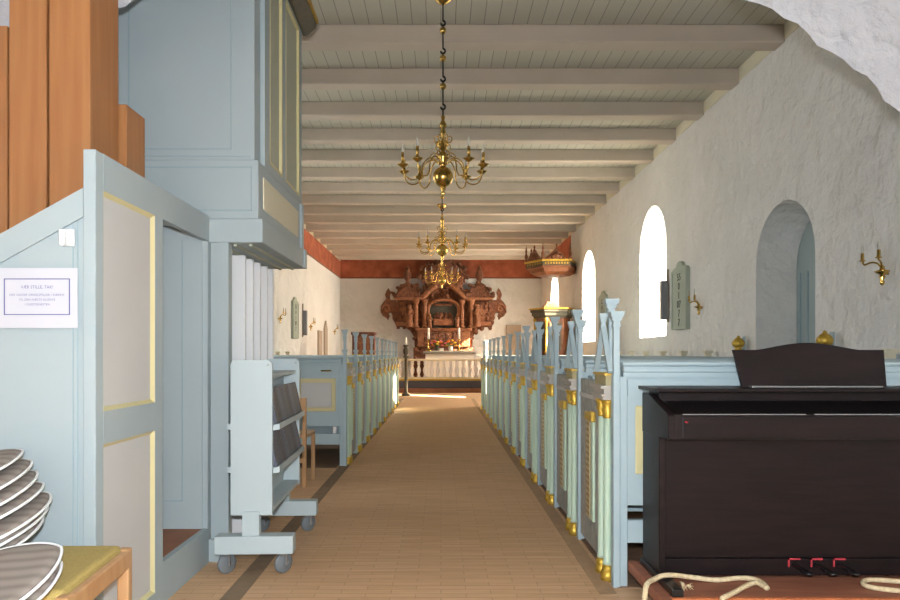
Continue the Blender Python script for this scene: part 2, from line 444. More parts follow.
# roughened arch wall between tower room and nave
def arch_wall():
    mb = MB(); bm = mb.bm; ya, yb = 3.15, 3.6
    R0, cz = 2.96, 0.231; n = 140
    near, far = [], []
    for i in range(n+1):
        a = PI - PI*i/n
        j = 0.010*math.sin(i*2.1)+0.010*math.sin(i*5.3+1)
        near.append(((R0+j)*math.cos(a), cz+(R0+j)*math.sin(a)))
        R1 = R0*1.19
        far.append((min(max(R1*math.cos(a), -3.59), 3.59), min(cz+R1*math.sin(a), 4.4)))
    near = [(near[0][0], 0)] + near + [(near[-1][0], 0)]; far = [(far[0][0], 0)] + far + [(far[-1][0], 0)]
    W2, ZT = 3.6, ZC
    def q(*p): bm.faces.new([bm.verts.new(v) for v in p])
    # face: strips from the opening outward to the rectangle
    def out(p):
        x, z = p
        dx, dz = x, max(z-cz, 0.0)
        k = min((W2/abs(dx)) if abs(dx) > 1e-6 else 1e9, ((ZT-cz)/dz) if dz > 1e-6 else 1e9)
        return (dx*k, (cz+dz*k) if z > cz else z)
    for yy, pts in ((ya, near), (yb, far)):
        for i in range(len(pts)-1):
            p, r = pts[i], pts[i+1]; po, ro = out(p), out(r)
            q((p[0], yy, p[1]), (r[0], yy, r[1]), (ro[0], yy, ro[1]), (po[0], yy, po[1]))
        for s in (-1, 1):
            q((s*W2, yy, ZT), (s*(W2-0.6), yy, ZT), (s*W2, yy, ZT-0.8), (s*W2, yy, ZT-0.4))
    for i in range(len(near)-1):
        q((near[i][0], ya, near[i][1]), (near[i+1][0], ya, near[i+1][1]), (far[i+1][0], yb, far[i+1][1]), (far[i][0], yb, far[i][1]))
    bmesh.ops.remove_doubles(bm, verts=bm.verts, dist=1e-5)
    bmesh.ops.recalc_face_normals(bm, faces=bm.faces)
    return struct('wall_arch', mb, M['plaster_tower'])
arch_wall()
# cream boards closing the wall head between the beams
for i, s in enumerate((-1, 1)):
    struct('trim_%d' % (i+1), MB().box(s*WX-0.012, s*WX+0.012, 3.62, Y1, ZB+0.03, ZC), M['cream'])
# red painted band at the chancel end
struct('trim_3', MB().box(-WX, WX, Y1-0.012, Y1+0.01, 3.90, 4.56), M['band'])
struct('trim_4', MB().box(WX-0.014, WX+0.01, 19.0, Y1, 3.90, 4.47), M['band'])
struct('trim_5', MB().box(-WX-0.01, -WX+0.014, 14.0, Y1, 3.90, 4.47), M['band'])
for i, (x0, x1, y0, y1) in enumerate(((-WX, WX, Y1-0.02, Y1), (WX-0.02, WX, 19.0, Y1), (-WX, -WX+0.02, 14.0, Y1))):
    mb = MB()
    mb.box(x0, x1, y0, y1, 3.86, 3.90)
    struct('trim_%d' % (6+i), mb, M['pulpit'])
# dark edging strips in the floor
struct('trim_9', MB().box(-1.075, -0.975, -2.0, 18.0, -0.01, 0.003), M['strip'])
struct('trim_10', MB().box(0.79, 0.875, 3.4, 18.0, -0.01, 0.003), M['strip_light'])
struct('trim_11', MB().box(-3.58, -1.09, 7.15, 16.9, -0.01, 0.006), M['wood_floor'])
struct('trim_12', MB().box(0.90, 3.58, 3.5, 15.8, -0.01, 0.006), M['wood_floor'])
for i, y in enumerate(WIN_Y + FILL_WIN_Y_LEFT):
    s = 1 if i < len(WIN_Y) else -1  # left side: the added windows that nobody sees from the camera
    xg = s*(WX+0.94)
    pts = arch_pts(y, 0.53, 1.63, 3.54)
    wf = struct('window_%d' % (i+1), MB().tube([(xg, p[0], p[1]) for p in pts], 0.035, 6, closed=True), M['white'])
    g = MB(); g.bm.faces.new([g.bm.verts.new((xg, p[0], p[1])) for p in pts])
    struct('pane', g, M['glass'], wf)
# door in the arched recess of the right wall
dr = struct('door_1', MB().prism(arch_pts(7.22, 0.575, 0.0, 2.73), WX+0.44, WX+0.49, axis='x'), M['door_green'])
mb = MB()
for k in range(-3, 4): mb.box(WX+0.425, WX+0.445, 7.22+k*0.16-0.004, 7.22+k*0.16+0.004, 0.02, 2.1)
struct('board_joint', mb, M['blue_dark'], dr)
struct('door_handle', MB().tube([(WX+0.44, 6.82, 1.05), (WX+0.39, 6.82, 1.05), (WX+0.39, 6.94, 1.05)], 0.01, 6), M['iron'], dr)

# altar end floor: step and platform
struct('floor_step', MB().box(-1.9, 1.9, 20.75, Y1, 0.0, 0.13, bev=0.01, seg=1), M['step_wood'])
struct('floor_dais', MB().box(-1.6, 1.6, 22.35, Y1, 0.13, 0.30, bev=0.01, seg=1), M['step_wood'])

# ------------------------------------------------------------------ organ
def build_organ():
    t = thing('organ_case', 'pale blue painted organ case with tall overhanging upper cabinet and open side doorway', 'organ', (-1.7, 3.9, 0))
    B = M['blue']
    x0 = -1.33
    # sloping front panel
    poly = [(-2.35, 0), (x0-0.04, 0), (x0-0.04, 1.838), (-1.697, 1.655), (-2.35, 1.29)]
    fp = obj('front_panel', MB().prism(poly, 2.655, 2.685), B, t)
    s_ = lambda X: 1.655+(X+1.697)*0.5567
    rail = [(-2.35, s_(-2.35)+0.006), (x0-0.05, s_(x0-0.05)+0.006), (x0-0.05, s_(x0-0.05)-0.105), (-2.35, s_(-2.35)-0.105)]
    obj('slanted_rail', MB().prism(rail, 2.645, 2.66), B, fp)
    obj('panel_groove', MB().box(-1.408, -1.404, 2.652, 2.657, 0.05, 1.72).box(-1.425, -1.422, 2.652, 2.657, 0.05, 1.70), M['blue_dark'], fp)
    obj('corner_post', MB().box(x0-0.048, x0, 2.64, 2.705, 0, 1.985, bev=0.003, seg=1), B, t)
    f = MB()
    f.box(x0-0.03, x0, 2.705, 3.95, 1.84, 1.985).box(x0-0.03, x0, 2.705, 3.28, 0.84, 0.97).box(x0-0.03, x0, 2.705, 3.28, 0.0, 0.085)
    f.box(x0-0.03, x0, 3.19, 3.28, 0.085, 0.84).box(x0-0.03, x0, 3.19, 3.28, 0.97, 1.84).box(x0-0.03, x0, 3.91, 3.95, 0.2, 1.84)
    f.box(x0-0.03, x0, 3.28, 3.95, 0.0, 0.2)
    obj('side_frame', f, B, t)
    for z0, z1 in ((0.085, 0.84), (0.97, 1.84)):
        p = obj('side_panel', MB().box(x0-0.03, x0-0.016, 2.70, 3.19, z0, z1), M['grey_panel'], t)
        m = MB(); tt = 0.014
        m.prism([(x0-0.016, z1), (x0-0.001, z1), (x0-0.016, z1-tt*1.2)], 2.705, 3.19)
        m.prism([(x0-0.016, z0), (x0-0.001, z0), (x0-0.016, z0+tt*1.2)], 2.705, 3.19)
        m.prism([(x0-0.016, 3.19), (x0-0.001, 3.19), (x0-0.016, 3.174)], z0, z1, axis='z')
        m.prism([(x0-0.016, 2.705), (x0-0.001, 2.705), (x0-0.016, 2.72)], z0, z1, axis='z')
        obj('panel_trim', m, M['yellow'], p)
    # inside of the open doorway
    ip = obj('inner_panel', MB().box(-2.1, x0-0.03, 3.90, 3.94, 0.2, 1.98), B, t)
    g = MB(); g.box(-1.66, -1.652, 3.896, 3.901, 0.36, 1.84).box(-1.475, -1.468, 3.896, 3.901, 0.36, 1.84).box(-1.66, -1.468, 3.896, 3.901, 0.355, 0.363)
    obj('panel_groove', g, M['blue_dark'], ip)
    obj('inner_wall', MB().box(-2.12, -2.08, 3.28, 3.94, 0.2, 1.98), B, t)
    obj('inner_floor', MB().box(-2.1, x0-0.03, 3.26, 3.92, 0.16, 0.2), M['step_wood'], t)
    obj('top_rail', MB().box(-2.1, x0-0.03, 3.80, 3.94, 1.92, 1.98), M['blue'], t)
    # pier under the overhang
    pr = MB(); pr.box(x0, x0+0.05, 3.96, 4.02, 0.0, 1.86).box(x0+0.05, x0+0.108, 3.945, 4.01, 0.0, 1.86)
    pr.box(x0-0.01, x0+0.095, 3.93, 4.03, 0.0, 0.13, bev=0.005, seg=1)
    obj('corner_pier', pr, B, t)
    obj('back_wall', MB().box(-2.12, -1.60, 3.96, 5.16, 0, 1.86), M['blue_dark'], t)
    # overhanging beam, plinth tier and cabinet
    bm_ = MB().box(-2.1, -1.025, 3.94, 5.18, 1.835, 1.972, bev=0.004, seg=1)
    bm_.box(-1.03, -1.012, 5.11, 5.18, 1.835, 1.972)
    obj('overhang_beam', bm_, B, t)
    so = MB(); 
    for k in range(3): so.box(-1.30+k*0.09, -1.28+k*0.09, 4.0, 5.14, 1.822, 1.836)
    obj('soffit_batten', so, M['olive'], t)
    pl = obj('plinth_tier', MB().box(-2.1, -1.054, 3.955, 5.17, 1.972, 2.315, bev=0.004, seg=1).box(-1.06, -1.035, 5.11, 5.18, 1.975, 2.31), B, t)
    g = MB()
    for (a, b, c, d) in ((-1.75, -1.09, 2.02, 2.027), (-1.75, -1.09, 2.268, 2.275)): g.box(a, b, 3.951, 3.956, c, d)
    g.box(-1.095, -1.09, 3.951, 3.956, 2.02, 2.275)
    obj('panel_groove', g, M['blue_dark'], pl)
    obj('inset_panel', MB().box(-1.056, -1.048, 4.06, 5.05, 2.05, 2.24, bev=0.006, seg=1), M['cream'], pl)
    uc = MB().box(-2.1, -1.077, 3.96, 4.10, 2.31, 4.3)
    obj('upper_front', uc, B, t)
    g = MB()
    for (a, b, c, d) in ((-1.80, -1.21, 2.375, 2.382), (-1.215, -1.21, 2.375, 4.1), (-1.805, -1.80, 2.375, 4.1), (-1.76, -1.10, 2.334, 2.339)): g.box(a, b, 3.955, 3.961, c, d)
    obj('front_groove', g, M['blue_dark'], t)
    us = MB().box(-2.1, -1.074, 4.101, 5.16, 2.316, 4.295)
    Xs = -1.05
    for a, b in ((4.09, 4.21), (4.54, 4.64), (5.08, 5.17)): us.box(-1.08, Xs, a, b, 2.36, 3.6)
    us.box(-1.08, Xs, 4.09, 5.17, 2.31, 2.36).box(-1.08, Xs, 4.09, 5.17, 3.6, 4.3)
    obj('upper_side', us, B, t)
    for a, b in ((4.21, 4.54), (4.64, 5.08)):
        p = obj('upper_panel', MB().box(-1.073, -1.066, a, b, 2.36, 3.6), M['olive'], t)
        m = MB().box(-1.068, Xs+0.002, b-0.022, b, 2.36, 3.6).box(-1.068, Xs+0.002, a, a+0.015, 2.36, 3.6).box(-1.068, Xs+0.002, a, b, 2.36, 2.378).box(-1.068, Xs+0.002, a, b, 3.58, 3.6)
        obj('panel_trim', m, M['yellow'], p)
    cn = obj('cornice', MB().prism([(-1.052, 3.62), (-1.03, 3.62), (-0.955, 3.68), (-0.95, 3.72), (-1.052, 3.72)], 4.0, 5.24), M['pulpit_band'], t)
    obj('gilt_edge', MB().box(-0.958, -0.938, 4.0, 5.245, 3.715, 3.745), M['gold'], cn)
    # white folding panels below the overhang
    for d in (4.34, 4.52, 4.70, 4.89, 5.06):
        obj('folding_panel', MB().box(-1.36, -1.24, d, d+0.03, 0.012, 1.82, bev=0.004, seg=1).box(-1.36, -1.34, d+0.03, min(d+0.15, 5.14), 0.012, 1.82), M['white'], t)
    return t
build_organ()

# paper notice and switch on the organ front
def notice():
    t = thing('paper_notice', 'white paper notice with blue border and printed lines on the blue organ front', 'notice', (-1.55, 2.652, 1.26))
    a = px(-22, 268, 2.64); b = px(77.5, 328, 2.64)
    obj('sheet', MB().box(a.x, b.x, 2.640, 2.643, b.z, a.z), M['paper'], t)
    c = px(4, 278.5, 2.64); d = px(70, 315, 2.64); m = MB(); k = 0.0035
    m.box(c.x, d.x, 2.6385, 2.6402, c.z-k, c.z).box(c.x, d.x, 2.6385, 2.6402, d.z, d.z+k).box(c.x, c.x+k, 2.6385, 2.6402, d.z, c.z).box(d.x-k, d.x, 2.6385, 2.6402, d.z, c.z)
    obj('border', m, M['ink'], t)
    kx = 2.638/FPX
    for txt, x0, x1, yy, sz in (('VÆR STILLE, TAK!', 21, 53, 288.5, 0.017), ('DER SIDDER ORGELSPILLER I KIRKEN', 9.5, 64, 295.8, 0.0115), ('TIL DEN NÆSTE KLOKKE', 19, 55, 300.6, 0.0115), ('I GUDSTJENESTEN', 25, 49.5, 305.4, 0.0115)):
        text_mesh('lettering', txt, M['ink'], t, px((x0+x1)/2, yy, 2.6380), (PI/2, 0, 0), (x1-x0)*kx, sz)
notice()
sw = thing('light_switch', 'small white double rocker switch on the blue organ front above the notice', 'switch', tuple(px(68, 238, 2.645)))
p0 = px(68, 238, 2.645)
obj('back_plate', MB().box(p0.x-0.028, p0.x+0.028, 2.632, 2.645, p0.z-0.032, p0.z+0.032, bev=0.003), M['white'], sw)
for s in (-1, 1):
    obj('rocker', MB().lathe([(0.011, -0.03), (0.0125, -0.027), (0.0125, 0.027), (0.011, 0.03)], p0.x+s*0.0135, 2.630, p0.z, 12), M['white'], sw)

# wooden organ pipes
def pipe(name, X0, X1, ya, yb, z1, label):
    t = thing(name, label, 'organ pipe', ((X0+X1)/2, (ya+yb)/2, 0), 'square wooden organ pipes behind the blue front')
    obj('pipe_body', MB().box(X0, X1, ya, yb, 0.25, z1, bev=0.003, seg=1), M['pine'], t)
    cx, cy = (X0+X1)/2, (ya+yb)/2
    obj('pipe_foot', MB().lathe([(0.03, 0.0), (0.035, 0.02), (0.06, 0.25)], cx, cy, 0.0, 12), M['pine'], t)
    obj('pipe_mouth', MB().box(X0+0.02, X1-0.02, ya-0.006, ya+0.001, 0.45, 0.62).box(X0+0.02, X1-0.02, ya-0.012, ya, 0.62, 0.66), M['carved'], t)
pipe('organ_pipe', -1.617, -1.448, 2.83, 3.08, 3.25, 'tall square wooden organ pipe nearest the blue upper cabinet')
pipe('organ_pipe', -1.795, -1.640, 2.85, 3.08, 3.25, 'tall square wooden organ pipe left of the one nearest the cabinet')
pipe('organ_pipe', -2.03, -1.835, 2.90, 3.08, 2.585, 'shorter wooden organ pipe cut off by the left picture edge')
pipe('organ_pipe', -1.57, -1.42, 3.10, 3.29, 2.325, 'short wooden organ pipe between the tall pipes and the blue cabinet')

# ------------------------------------------------------------------ upholstered chair and cushions, lower left
def seat_chair():
    t = thing('upholstered_chair', 'beech chair with mustard cloth seat carrying the pile of striped cushions', 'chair', (-1.42, 2.37, 0))
    x0, x1, y0, y1 = -1.73, -1.185, 2.08, 2.625
    t.rotation_euler = (0, 0, 0.0)
    def skew(mb):
        for v in mb.bm.verts:
            v.co.x += (2.66-v.co.y)*0.10
        return mb
    m = MB().box(x0+0.01, x1-0.03, y0+0.02, y1-0.015, 0.415, 0.472, bev=0.02, seg=3)
    obj('seat_pad', skew(m), M['mustard'], t)
    fr = MB().box(x1-0.03, x1, y0, y1, 0.385, 0.452, bev=0.006).box(x0, x0+0.03, y0, y1, 0.385, 0.452, bev=0.006).box(x0+0.03, x1-0.03, y0, y0+0.03, 0.37, 0.43).box(x0+0.03, x1-0.03, y1-0.03, y1, 0.37, 0.43)
    obj('seat_rail', skew(fr), M['beech'], t)
    for X in (x0, x1-0.045):
        for Yy in (y0-0.005, y1-0.04):
            top = 0.82 if X == x0 else 0.458
            obj('leg', skew(MB().box(X, X+0.045, Yy, Yy+0.045, 0, top, bev=0.007)), M['beech'], t)
    obj('stretcher', skew(MB().box(x1-0.03, x1-0.008, y0+0.03, y1-0.04, 0.20, 0.255, bev=0.005)), M['beech'], t)
    obj('backrest', skew(MB().box(x0+0.005, x0+0.03, y0+0.04, y1-0.04, 0.68, 0.84, bev=0.008)), M['beech'], t)
seat_chair()

def cushion(loc, size, th, rot, label):
    t = thing('seat_cushion', label, 'cushion', loc, 'striped seat cushions piled on the chair')
    mb = MB(); bm = mb.bm; n = 18
    hs = size/2
    def outline(u, v):   # squircle mapping
        return u*math.sqrt(max(0, 1-v*v*0.43)), v*math.sqrt(max(0, 1-u*u*0.43))
    top, bot = {}, {}
    for i in range(n+1):
        for j in range(n+1):
            u, v = -1+2*i/n, -1+2*j/n
            a, b = outline(u, v)
            e = (1-u**4)*(1-v**4)
            h = th/2*max(e, 0)**0.45 + 0.004*math.sin(5*u+loc[2]*40)*e
            top[i, j] = bm.verts.new((a*hs, b*hs, h))
            bot[i, j] = top[i, j] if (i in (0, n) or j in (0, n)) else bm.verts.new((a*hs, b*hs, -h*0.8))
    for i in range(n):
        for j in range(n):
            f = bm.faces.new((top[i, j], top[i+1, j], top[i+1, j+1], top[i, j+1])); f.smooth = True
            try:
                f = bm.faces.new((bot[i, j], bot[i, j+1], bot[i+1, j+1], bot[i+1, j])); f.smooth = True
            except ValueError: pass
    me = bpy.data.meshes.new('pad'); bm.to_mesh(me); bm.free(); me.materials.append(M['stripe'])
    o = bpy.data.objects.new('pad', me); C.objects.link(o); o.parent = t
    ring = []
    for k in range(64):
        s = k/16.0; side = int(s) % 4; f = (s-int(s))*2-1
        u, v = [(f, -1), (1, f), (-f, 1), (-1, -f)][side]
        a, b = outline(u, v); ring.append((a*hs*1.005, b*hs*1.005, 0))
    pm = MB().tube(ring, 0.005, 6, closed=True)
    me = bpy.data.meshes.new('piping'); pm.bm.to_mesh(me); pm.bm.free(); me.materials.append(M['white'])
    o2 = bpy.data.objects.new('piping', me); C.objects.link(o2); o2.parent = t
    t.rotation_euler = rot
CW = ['lowest', 'second lowest', 'third lowest', 'middle', 'third highest', 'second highest', 'topmost']
for k in range(7):
    z = 0.532 + 0.040*k
    dx = [0.0, 0.015, 0.03, 0.0, -0.02, -0.04, -0.075][k]
    cushion((-1.61+dx, 2.36, z), 0.42, 0.042, (0.25, -0.22, R.uniform(-0.1, 0.1)), 'striped beige cushion with white piping, %s of the tall pile' % CW[k])
cushion((-1.345, 2.02, 0.470), 0.40, 0.038, (0.34, -0.17, -0.12), 'striped beige cushion leaning lowest in front of the pile on the seat')
cushion((-1.355, 2.02, 0.510), 0.42, 0.038, (0.34, -0.17, -0.1), 'striped beige cushion leaning upper in front of the pile on the seat')

# ------------------------------------------------------------------ book trolley
def build_trolley():
    t = thing('book_trolley', 'pale blue grey book trolley on castors holding rows of dark hymn books', 'trolley', (-1.02, 4.17, 0))
    T = M['trolley']
    pan = [(-1.14, 0.32), (-0.917, 0.32)] + [(-0.947+0.03*math.cos(a), 1.132+0.03*math.sin(a)) for a in [i*PI/12 for i in range(7)]] + [(-1.11+0.03*math.cos(a), 1.132+0.03*math.sin(a)) for a in [PI/2+i*PI/12 for i in range(7)]]
    for ya in (3.72, 4.595):
        sp = obj('end_panel', MB().prism(pan, ya, ya+0.028), T, t)
        obj('screw_cap', MB().sphere((-0.94, ya-0.001, 1.135), 0.006, 8, 6, (1, 0.4, 1)), M['steel'], sp)
        ft = obj('foot', MB().box(-1.22, -0.80, ya-0.03, ya+0.058, 0.115, 0.212, bev=0.004).box(-1.075, -0.985, ya-0.012, ya+0.04, 0.212, 0.34), T, t)
        for X in (-1.165, -0.86):
            c = MB().lathe([(0.002, -0.012), (0.05, -0.012), (0.056, -0.006), (0.056, 0.006), (0.05, 0.012), (0.002, 0.012)], 0, 0, 0, 20)
            ca, sa = math.cos(0.75), math.sin(0.75)
            for v in c.bm.verts: v.co = Vector((v.co.z*ca+v.co.y*sa+X, -v.co.z*sa+v.co.y*ca+ya+0.02, v.co.x+0.056))
            obj('castor_wheel', c, M['castor'], ft)
            obj('castor_fork', MB().box(X-0.022, X-0.015, ya+0.0, ya+0.035, 0.045, 0.105).box(X+0.015, X+0.022, ya+0.0, ya+0.035, 0.045, 0.105).lathe([(0.024, 0.10), (0.03, 0.117)], X, ya+0.014, 0, 12).box(X-0.024, X+0.024, ya+0.0, ya+0.03, 0.1165, 0.1165+0.001).tube([(X-0.026, ya+0.02, 0.056), (X+0.026, ya+0.02, 0.056)], 0.008, 8), M['steel'], ft)
    obj('top_shelf', MB().box(-1.12, -0.94, 3.748, 4.595, 1.065, 1.085), T, t)
    for z in (0.79, 0.555):
        obj('shelf', MB().prism([(-0.882, z-0.008), (-0.882, z+0.0245), (-1.0235, z-0.007), (-1.165, z+0.0245), (-1.165, z-0.008), (-1.0235, z-0.03)], 3.749, 4.594), T, t)
    obj('bottom_shelf', MB().box(-1.14, -0.92, 3.748, 4.595, 0.33, 0.352), T, t)
    obj('centre_board', MB().box(-1.027, -1.020, 3.748, 4.595, 0.352, 1.065), T, t)
build_trolley()
def book(X, yb, z, tilt, th, m, lean, label, group):
    t = thing('hymn_book', label, 'book', (X, yb, z), group)
    w2, h = 0.085, 0.20
    rotm = Matrix.Rotation(lean, 3, 'X') @ Matrix.Rotation(tilt, 3, 'Y')
    c = MB().box(X-w2, X, yb, yb+th, z+0.001, z+h, bev=0.003, rot=rotm, piv=(X, yb, z))
    obj('cover', c, m, t)
    obj('page_block', MB().box(X-w2-0.001, X-0.01, yb+0.004, yb+th-0.004, z+0.008, z+h+0.0005, rot=rotm, piv=(X, yb, z)), M['paper'], t)
for si, z in enumerate((0.8135, 0.5785)):
    y = 3.752; k = 0
    nm = ('upper', 'lower')[si]
    while y < 4.55:
        th = 0.03+0.008*R.random()
        book(-0.895, y, z, 0.0 if False else -0.22, th, M[('book', 'book2', 'book3', 'book', 'book4', 'book2')[(k*5+si*2+k//3) % 6]], R.uniform(-0.05, 0.05), 'dark hymn book leaning back on the %s shelf of the trolley, aisle side' % nm, 'hymn books on the aisle side of the trolley %s shelf' % nm)
        y += th+0.006; k += 1
for k in range(3):
    y = 3.752+k*0.037
    t = thing('hymn_book', 'dark hymn book on the trolley shelf facing the organ', 'book', (-1.15, y, 0.8135), 'hymn books on the organ side of the trolley')
    obj('cover', MB().box(-1.15, -1.065, y, y+0.033, 0.8145, 1.00, bev=0.003, rot=Matrix.Rotation(0.22, 3, 'Y'), piv=(-1.15, y, 0.8145)), M['book2'], t)

# the trolley stands turned a little, books with it
for o in list(C.objects):
    if o.parent is None and (o.name.startswith('hymn_book') or o.name.startswith('book_trolley')):
        p = Vector(o.location) - Vector((-1.02, 4.17, 0)); o.location = Matrix.Rotation(0.038, 3, 'Z') @ p + Vector((-1.037, 4.17, 0))
        o.rotation_euler = (0, 0, 0.038)
# small beech chair behind the trolley
def small_chair():
    t = thing('beech_chair', 'small beech chair standing between the book trolley and the left pews', 'chair', (-1.42, 6.35, 0))
    W = M['beech']; x0, x1, y0, y1 = -1.66, -1.20, 6.1, 6.55
    for X in (x0, x1-0.035):
        obj('leg', MB().box(X, X+0.035, y0, y0+0.035, 0, 0.80, bev=0.006), W, t)
        obj('leg', MB().box(X, X+0.035, y1-0.035, y1, 0, 0.44, bev=0.006), W, t)
    obj('seat', MB().box(x0, x1, y0+0.02, y1, 0.44, 0.47, bev=0.01), M['beech'], t)
    obj('backrest', MB().box(x0, x1, y0+0.002, y0+0.03, 0.66, 0.80, bev=0.01), W, t)
    obj('stretcher', MB().box(x0+0.03, x1-0.03, y0+0.006, y0+0.026, 0.22, 0.26), W, t)
small_chair()

# ------------------------------------------------------------------ pews
CAP = [(0.013, 0.0), (0.022, 0.004), (0.022, 0.012), (0.016, 0.018), (0.02, 0.045), (0.03, 0.06), (0.03, 0.072)]
def post_cap(mb, u, y, z, s, sx, w=1.0):
    """square capital: stacked slabs"""
    for (h, z0, z1) in ((0.020, 0.0, 0.012), (0.017, 0.012, 0.03), (0.024, 0.03, 0.048), (0.031, 0.048, 0.062), (0.035, 0.062, 0.078)):
        h *= w
        mb.box(u-h, u+h, y-h, y+h, z+z0, z+z1)
def build_pew(sx, gable, x_aisle, y0, L, label, group, first=False):
    t = thing('pew', label, 'pew', (x_aisle, y0, 0), group)
    ax = lambda u: x_aisle + sx*u
    def bx(mb, u0, u1, ya, yb, z0, z1, **k):
        a, b = ax(u0), ax(u1); return mb.box(min(a, b), max(a, b), y0+ya, y0+yb, z0, z1, **k)
    Bm = M['pew_blue']
    top = 1.09
    ep = MB(); bx(ep, 0.0, 0.035, 0.0, 0.05, 0, top, bev=0.003, seg=1); bx(ep, 0.036, 0.075, 0.012, 0.06, 0, top-0.01, bev=0.003, seg=1)
    bx(ep, 0.012, 0.05, 0.05, 0.34, 0.0, 1.06)
    obj('end_board', ep, Bm, t)
    for yy in (0.125, 0.255):
        c = obj('column', MB().lathe([(0.026, 0.085), (0.026, 0.10), (0.022, 0.11), (0.02, 0.60), (0.018, 0.86)], ax(0.0), y0+yy, 0, 12), M['pew_green'], t)
        obj('capital', MB().lathe([(0.018, 0.855), (0.026, 0.865), (0.02, 0.875), (0.03, 0.90), (0.024, 0.915), (0.034, 0.94), (0.034, 0.955)], ax(0.0), y0+yy, 0, 8), M['gold'], c)
        obj('base', MB().lathe([(0.036, 0.0), (0.036, 0.03), (0.03, 0.04), (0.033, 0.055), (0.026, 0.085)], ax(0.0), y0+yy, 0, 8), M['gold'], c)
    en = MB(); bx(en, -0.035, 0.05, 0.075, 0.31, 0.955, 0.975); bx(en, -0.045, 0.05, 0.065, 0.32, 0.975, 0.985); bx(en, -0.03, 0.05, 0.08, 0.305, 0.985, 1.015); bx(en, -0.05, 0.05, 0.06, 0.325, 1.015, 1.03)
    obj('entablature', en, M['taupe'], t)
    fz = MB(); bx(fz, -0.02, 0.05, 0.08, 0.33, 1.03, 1.083)
    fz_ = obj('frieze', fz, M['tan'], t)
    fz = MB(); bx(fz, -0.03, 0.05, 0.07, 0.335, 1.083, 1.095); obj('gilt_edge', fz, M['gold'], fz_)
    if gable:
        p = MB(); bx(p, 0.004, 0.034, 0.008, 0.04, top, 1.34); post_cap(p, ax(0.02), y0+0.025, 1.335, 1, sx)
        obj('crest_post', p, Bm, t)
        p = MB(); bx(p, 0.018, 0.045, 0.16, 0.19, top, 1.42); post_cap(p, ax(0.03), y0+0.175, 1.41, 1, sx, 1.05)
        obj('crest_post', p, Bm, t)
        g = MB()
        g.bar((ax(-0.005), y0+0.04, 1.10), (ax(-0.005), y0+0.205, 1.345), 0.02, 0.028, up=(1, 0, 0))
        g.bar((ax(-0.005), y0+0.37, 1.10), (ax(-0.005), y0+0.205, 1.345), 0.02, 0.028, up=(1, 0, 0))
        post_cap(g, ax(-0.005), y0+0.205, 1.335, 1, sx, 0.62)
        obj('gable', g, Bm, t)
    else:
        p = MB(); bx(p, 0.0, 0.04, 0.0, 0.05, top, 1.16); bx(p, 0.006, 0.034, 0.008, 0.042, 1.16, 1.33)
        post_cap(p, ax(0.02), y0+0.025, 1.16, 1, sx, 0.8); post_cap(p, ax(0.02), y0+0.025, 1.37, 1, sx, 1.0)
        bx(p, 0.002, 0.038, 0.005, 0.045, 1.33, 1.37)
        obj('crest_post', p, Bm, t)
        s = MB()
        s.prism([(y0+0.05, 1.09), (y0+0.30, 1.09), (y0+0.26, 1.13), (y0+0.17, 1.15), (y0+0.10, 1.20), (y0+0.05, 1.26)], min(ax(0.012), ax(0.03)), max(ax(0.012), ax(0.03)), axis='x')
        obj('scroll_board', s, M['pew_green'], t)
    # aisle door: carved grey panel with a green pilaster
    d = MB(); bx(d, 0.012, 0.04, 0.345, 0.885, 0.05, 1.04, bev=0.004, seg=1)
    dr_ = obj('aisle_door', d, M['relief'], t)
    m = MB(); bx(m, -0.004, 0.014, 0.47, 0.53, 0.22, 0.80, bev=0.006, seg=2); obj('pilaster', m, M['pew_green'], dr_)
    m = MB(); bx(m, -0.002, 0.014, 0.56, 0.66, 0.22, 0.80); obj('trellis', m, M['trellis'], dr_)
    m = MB(); bx(m, -0.014, 0.014, 0.46, 0.54, 0.80, 0.86, bev=0.008); bx(m, -0.012, 0.014, 0.56, 0.66, 0.80, 0.85, bev=0.008); obj('gilt_capital', m, M['gold'], dr_)
    m = MB()
    bx(m, 0.002, 0.014, 0.36, 0.87, 0.93, 0.955); obj('moulding', m, M['grey_panel'], dr_)
    # bench back
    k = MB(); bx(k, 0.075, L, 0.014, 0.034, 0.42, 1.10); bx(k, 0.075, L, 0.006, 0.04, 0.23, 0.345)
    bx(k, 0.075, L, 0.004, 0.045, 0.98, 1.06)
    for u in (L*0.5, L-0.12): bx(k, u, u+0.06, 0.01, 0.05, 0.0, 0.43)
    bb = obj('bench_back', k, Bm, t)
    n = 4
    for i in range(n):
        u0 = 0.115+i*(L-0.22)/n; u1 = u0+(L-0.22)/n-0.17
        m = MB(); bx(m, u0, u1, 0.006, 0.016, 0.58, 0.93, bev=0.004, seg=1); obj('panel_frame', m, M['yellow'], bb)
        m = MB(); bx(m, u0+0.045, u1-0.045, 0.0, 0.008, 0.625, 0.885, bev=0.004, seg=1); obj('panel_field', m, M['grey_panel'], bb)
    k = MB(); bx(k, 0.04, L, -0.03, 0.075, 1.135, 1.155, bev=0.006); bx(k, 0.05, L, -0.012, 0.055, 1.10, 1.135, bev=0.008); bx(k, 0.05, L, -0.004, 0.046, 1.075, 1.10)
    obj('top_rail', k, Bm, t)
    k = MB(); bx(k, 0.07, L, 0.05, 0.44, 0.415, 0.445, bev=0.006); bx(k, 0.07, L, 0.40, 0.425, 0.30, 0.415)
    obj('seat', k, Bm, t)
    k = MB(); bx(k, 0.06, L, -0.15, -0.012, 1.04, 1.055) if not first else bx(k, 0.08, L, 0.06, 0.08, 0.9, 0.95)
    obj('book_ledge' if not first else 'back_slat', k, Bm, t)
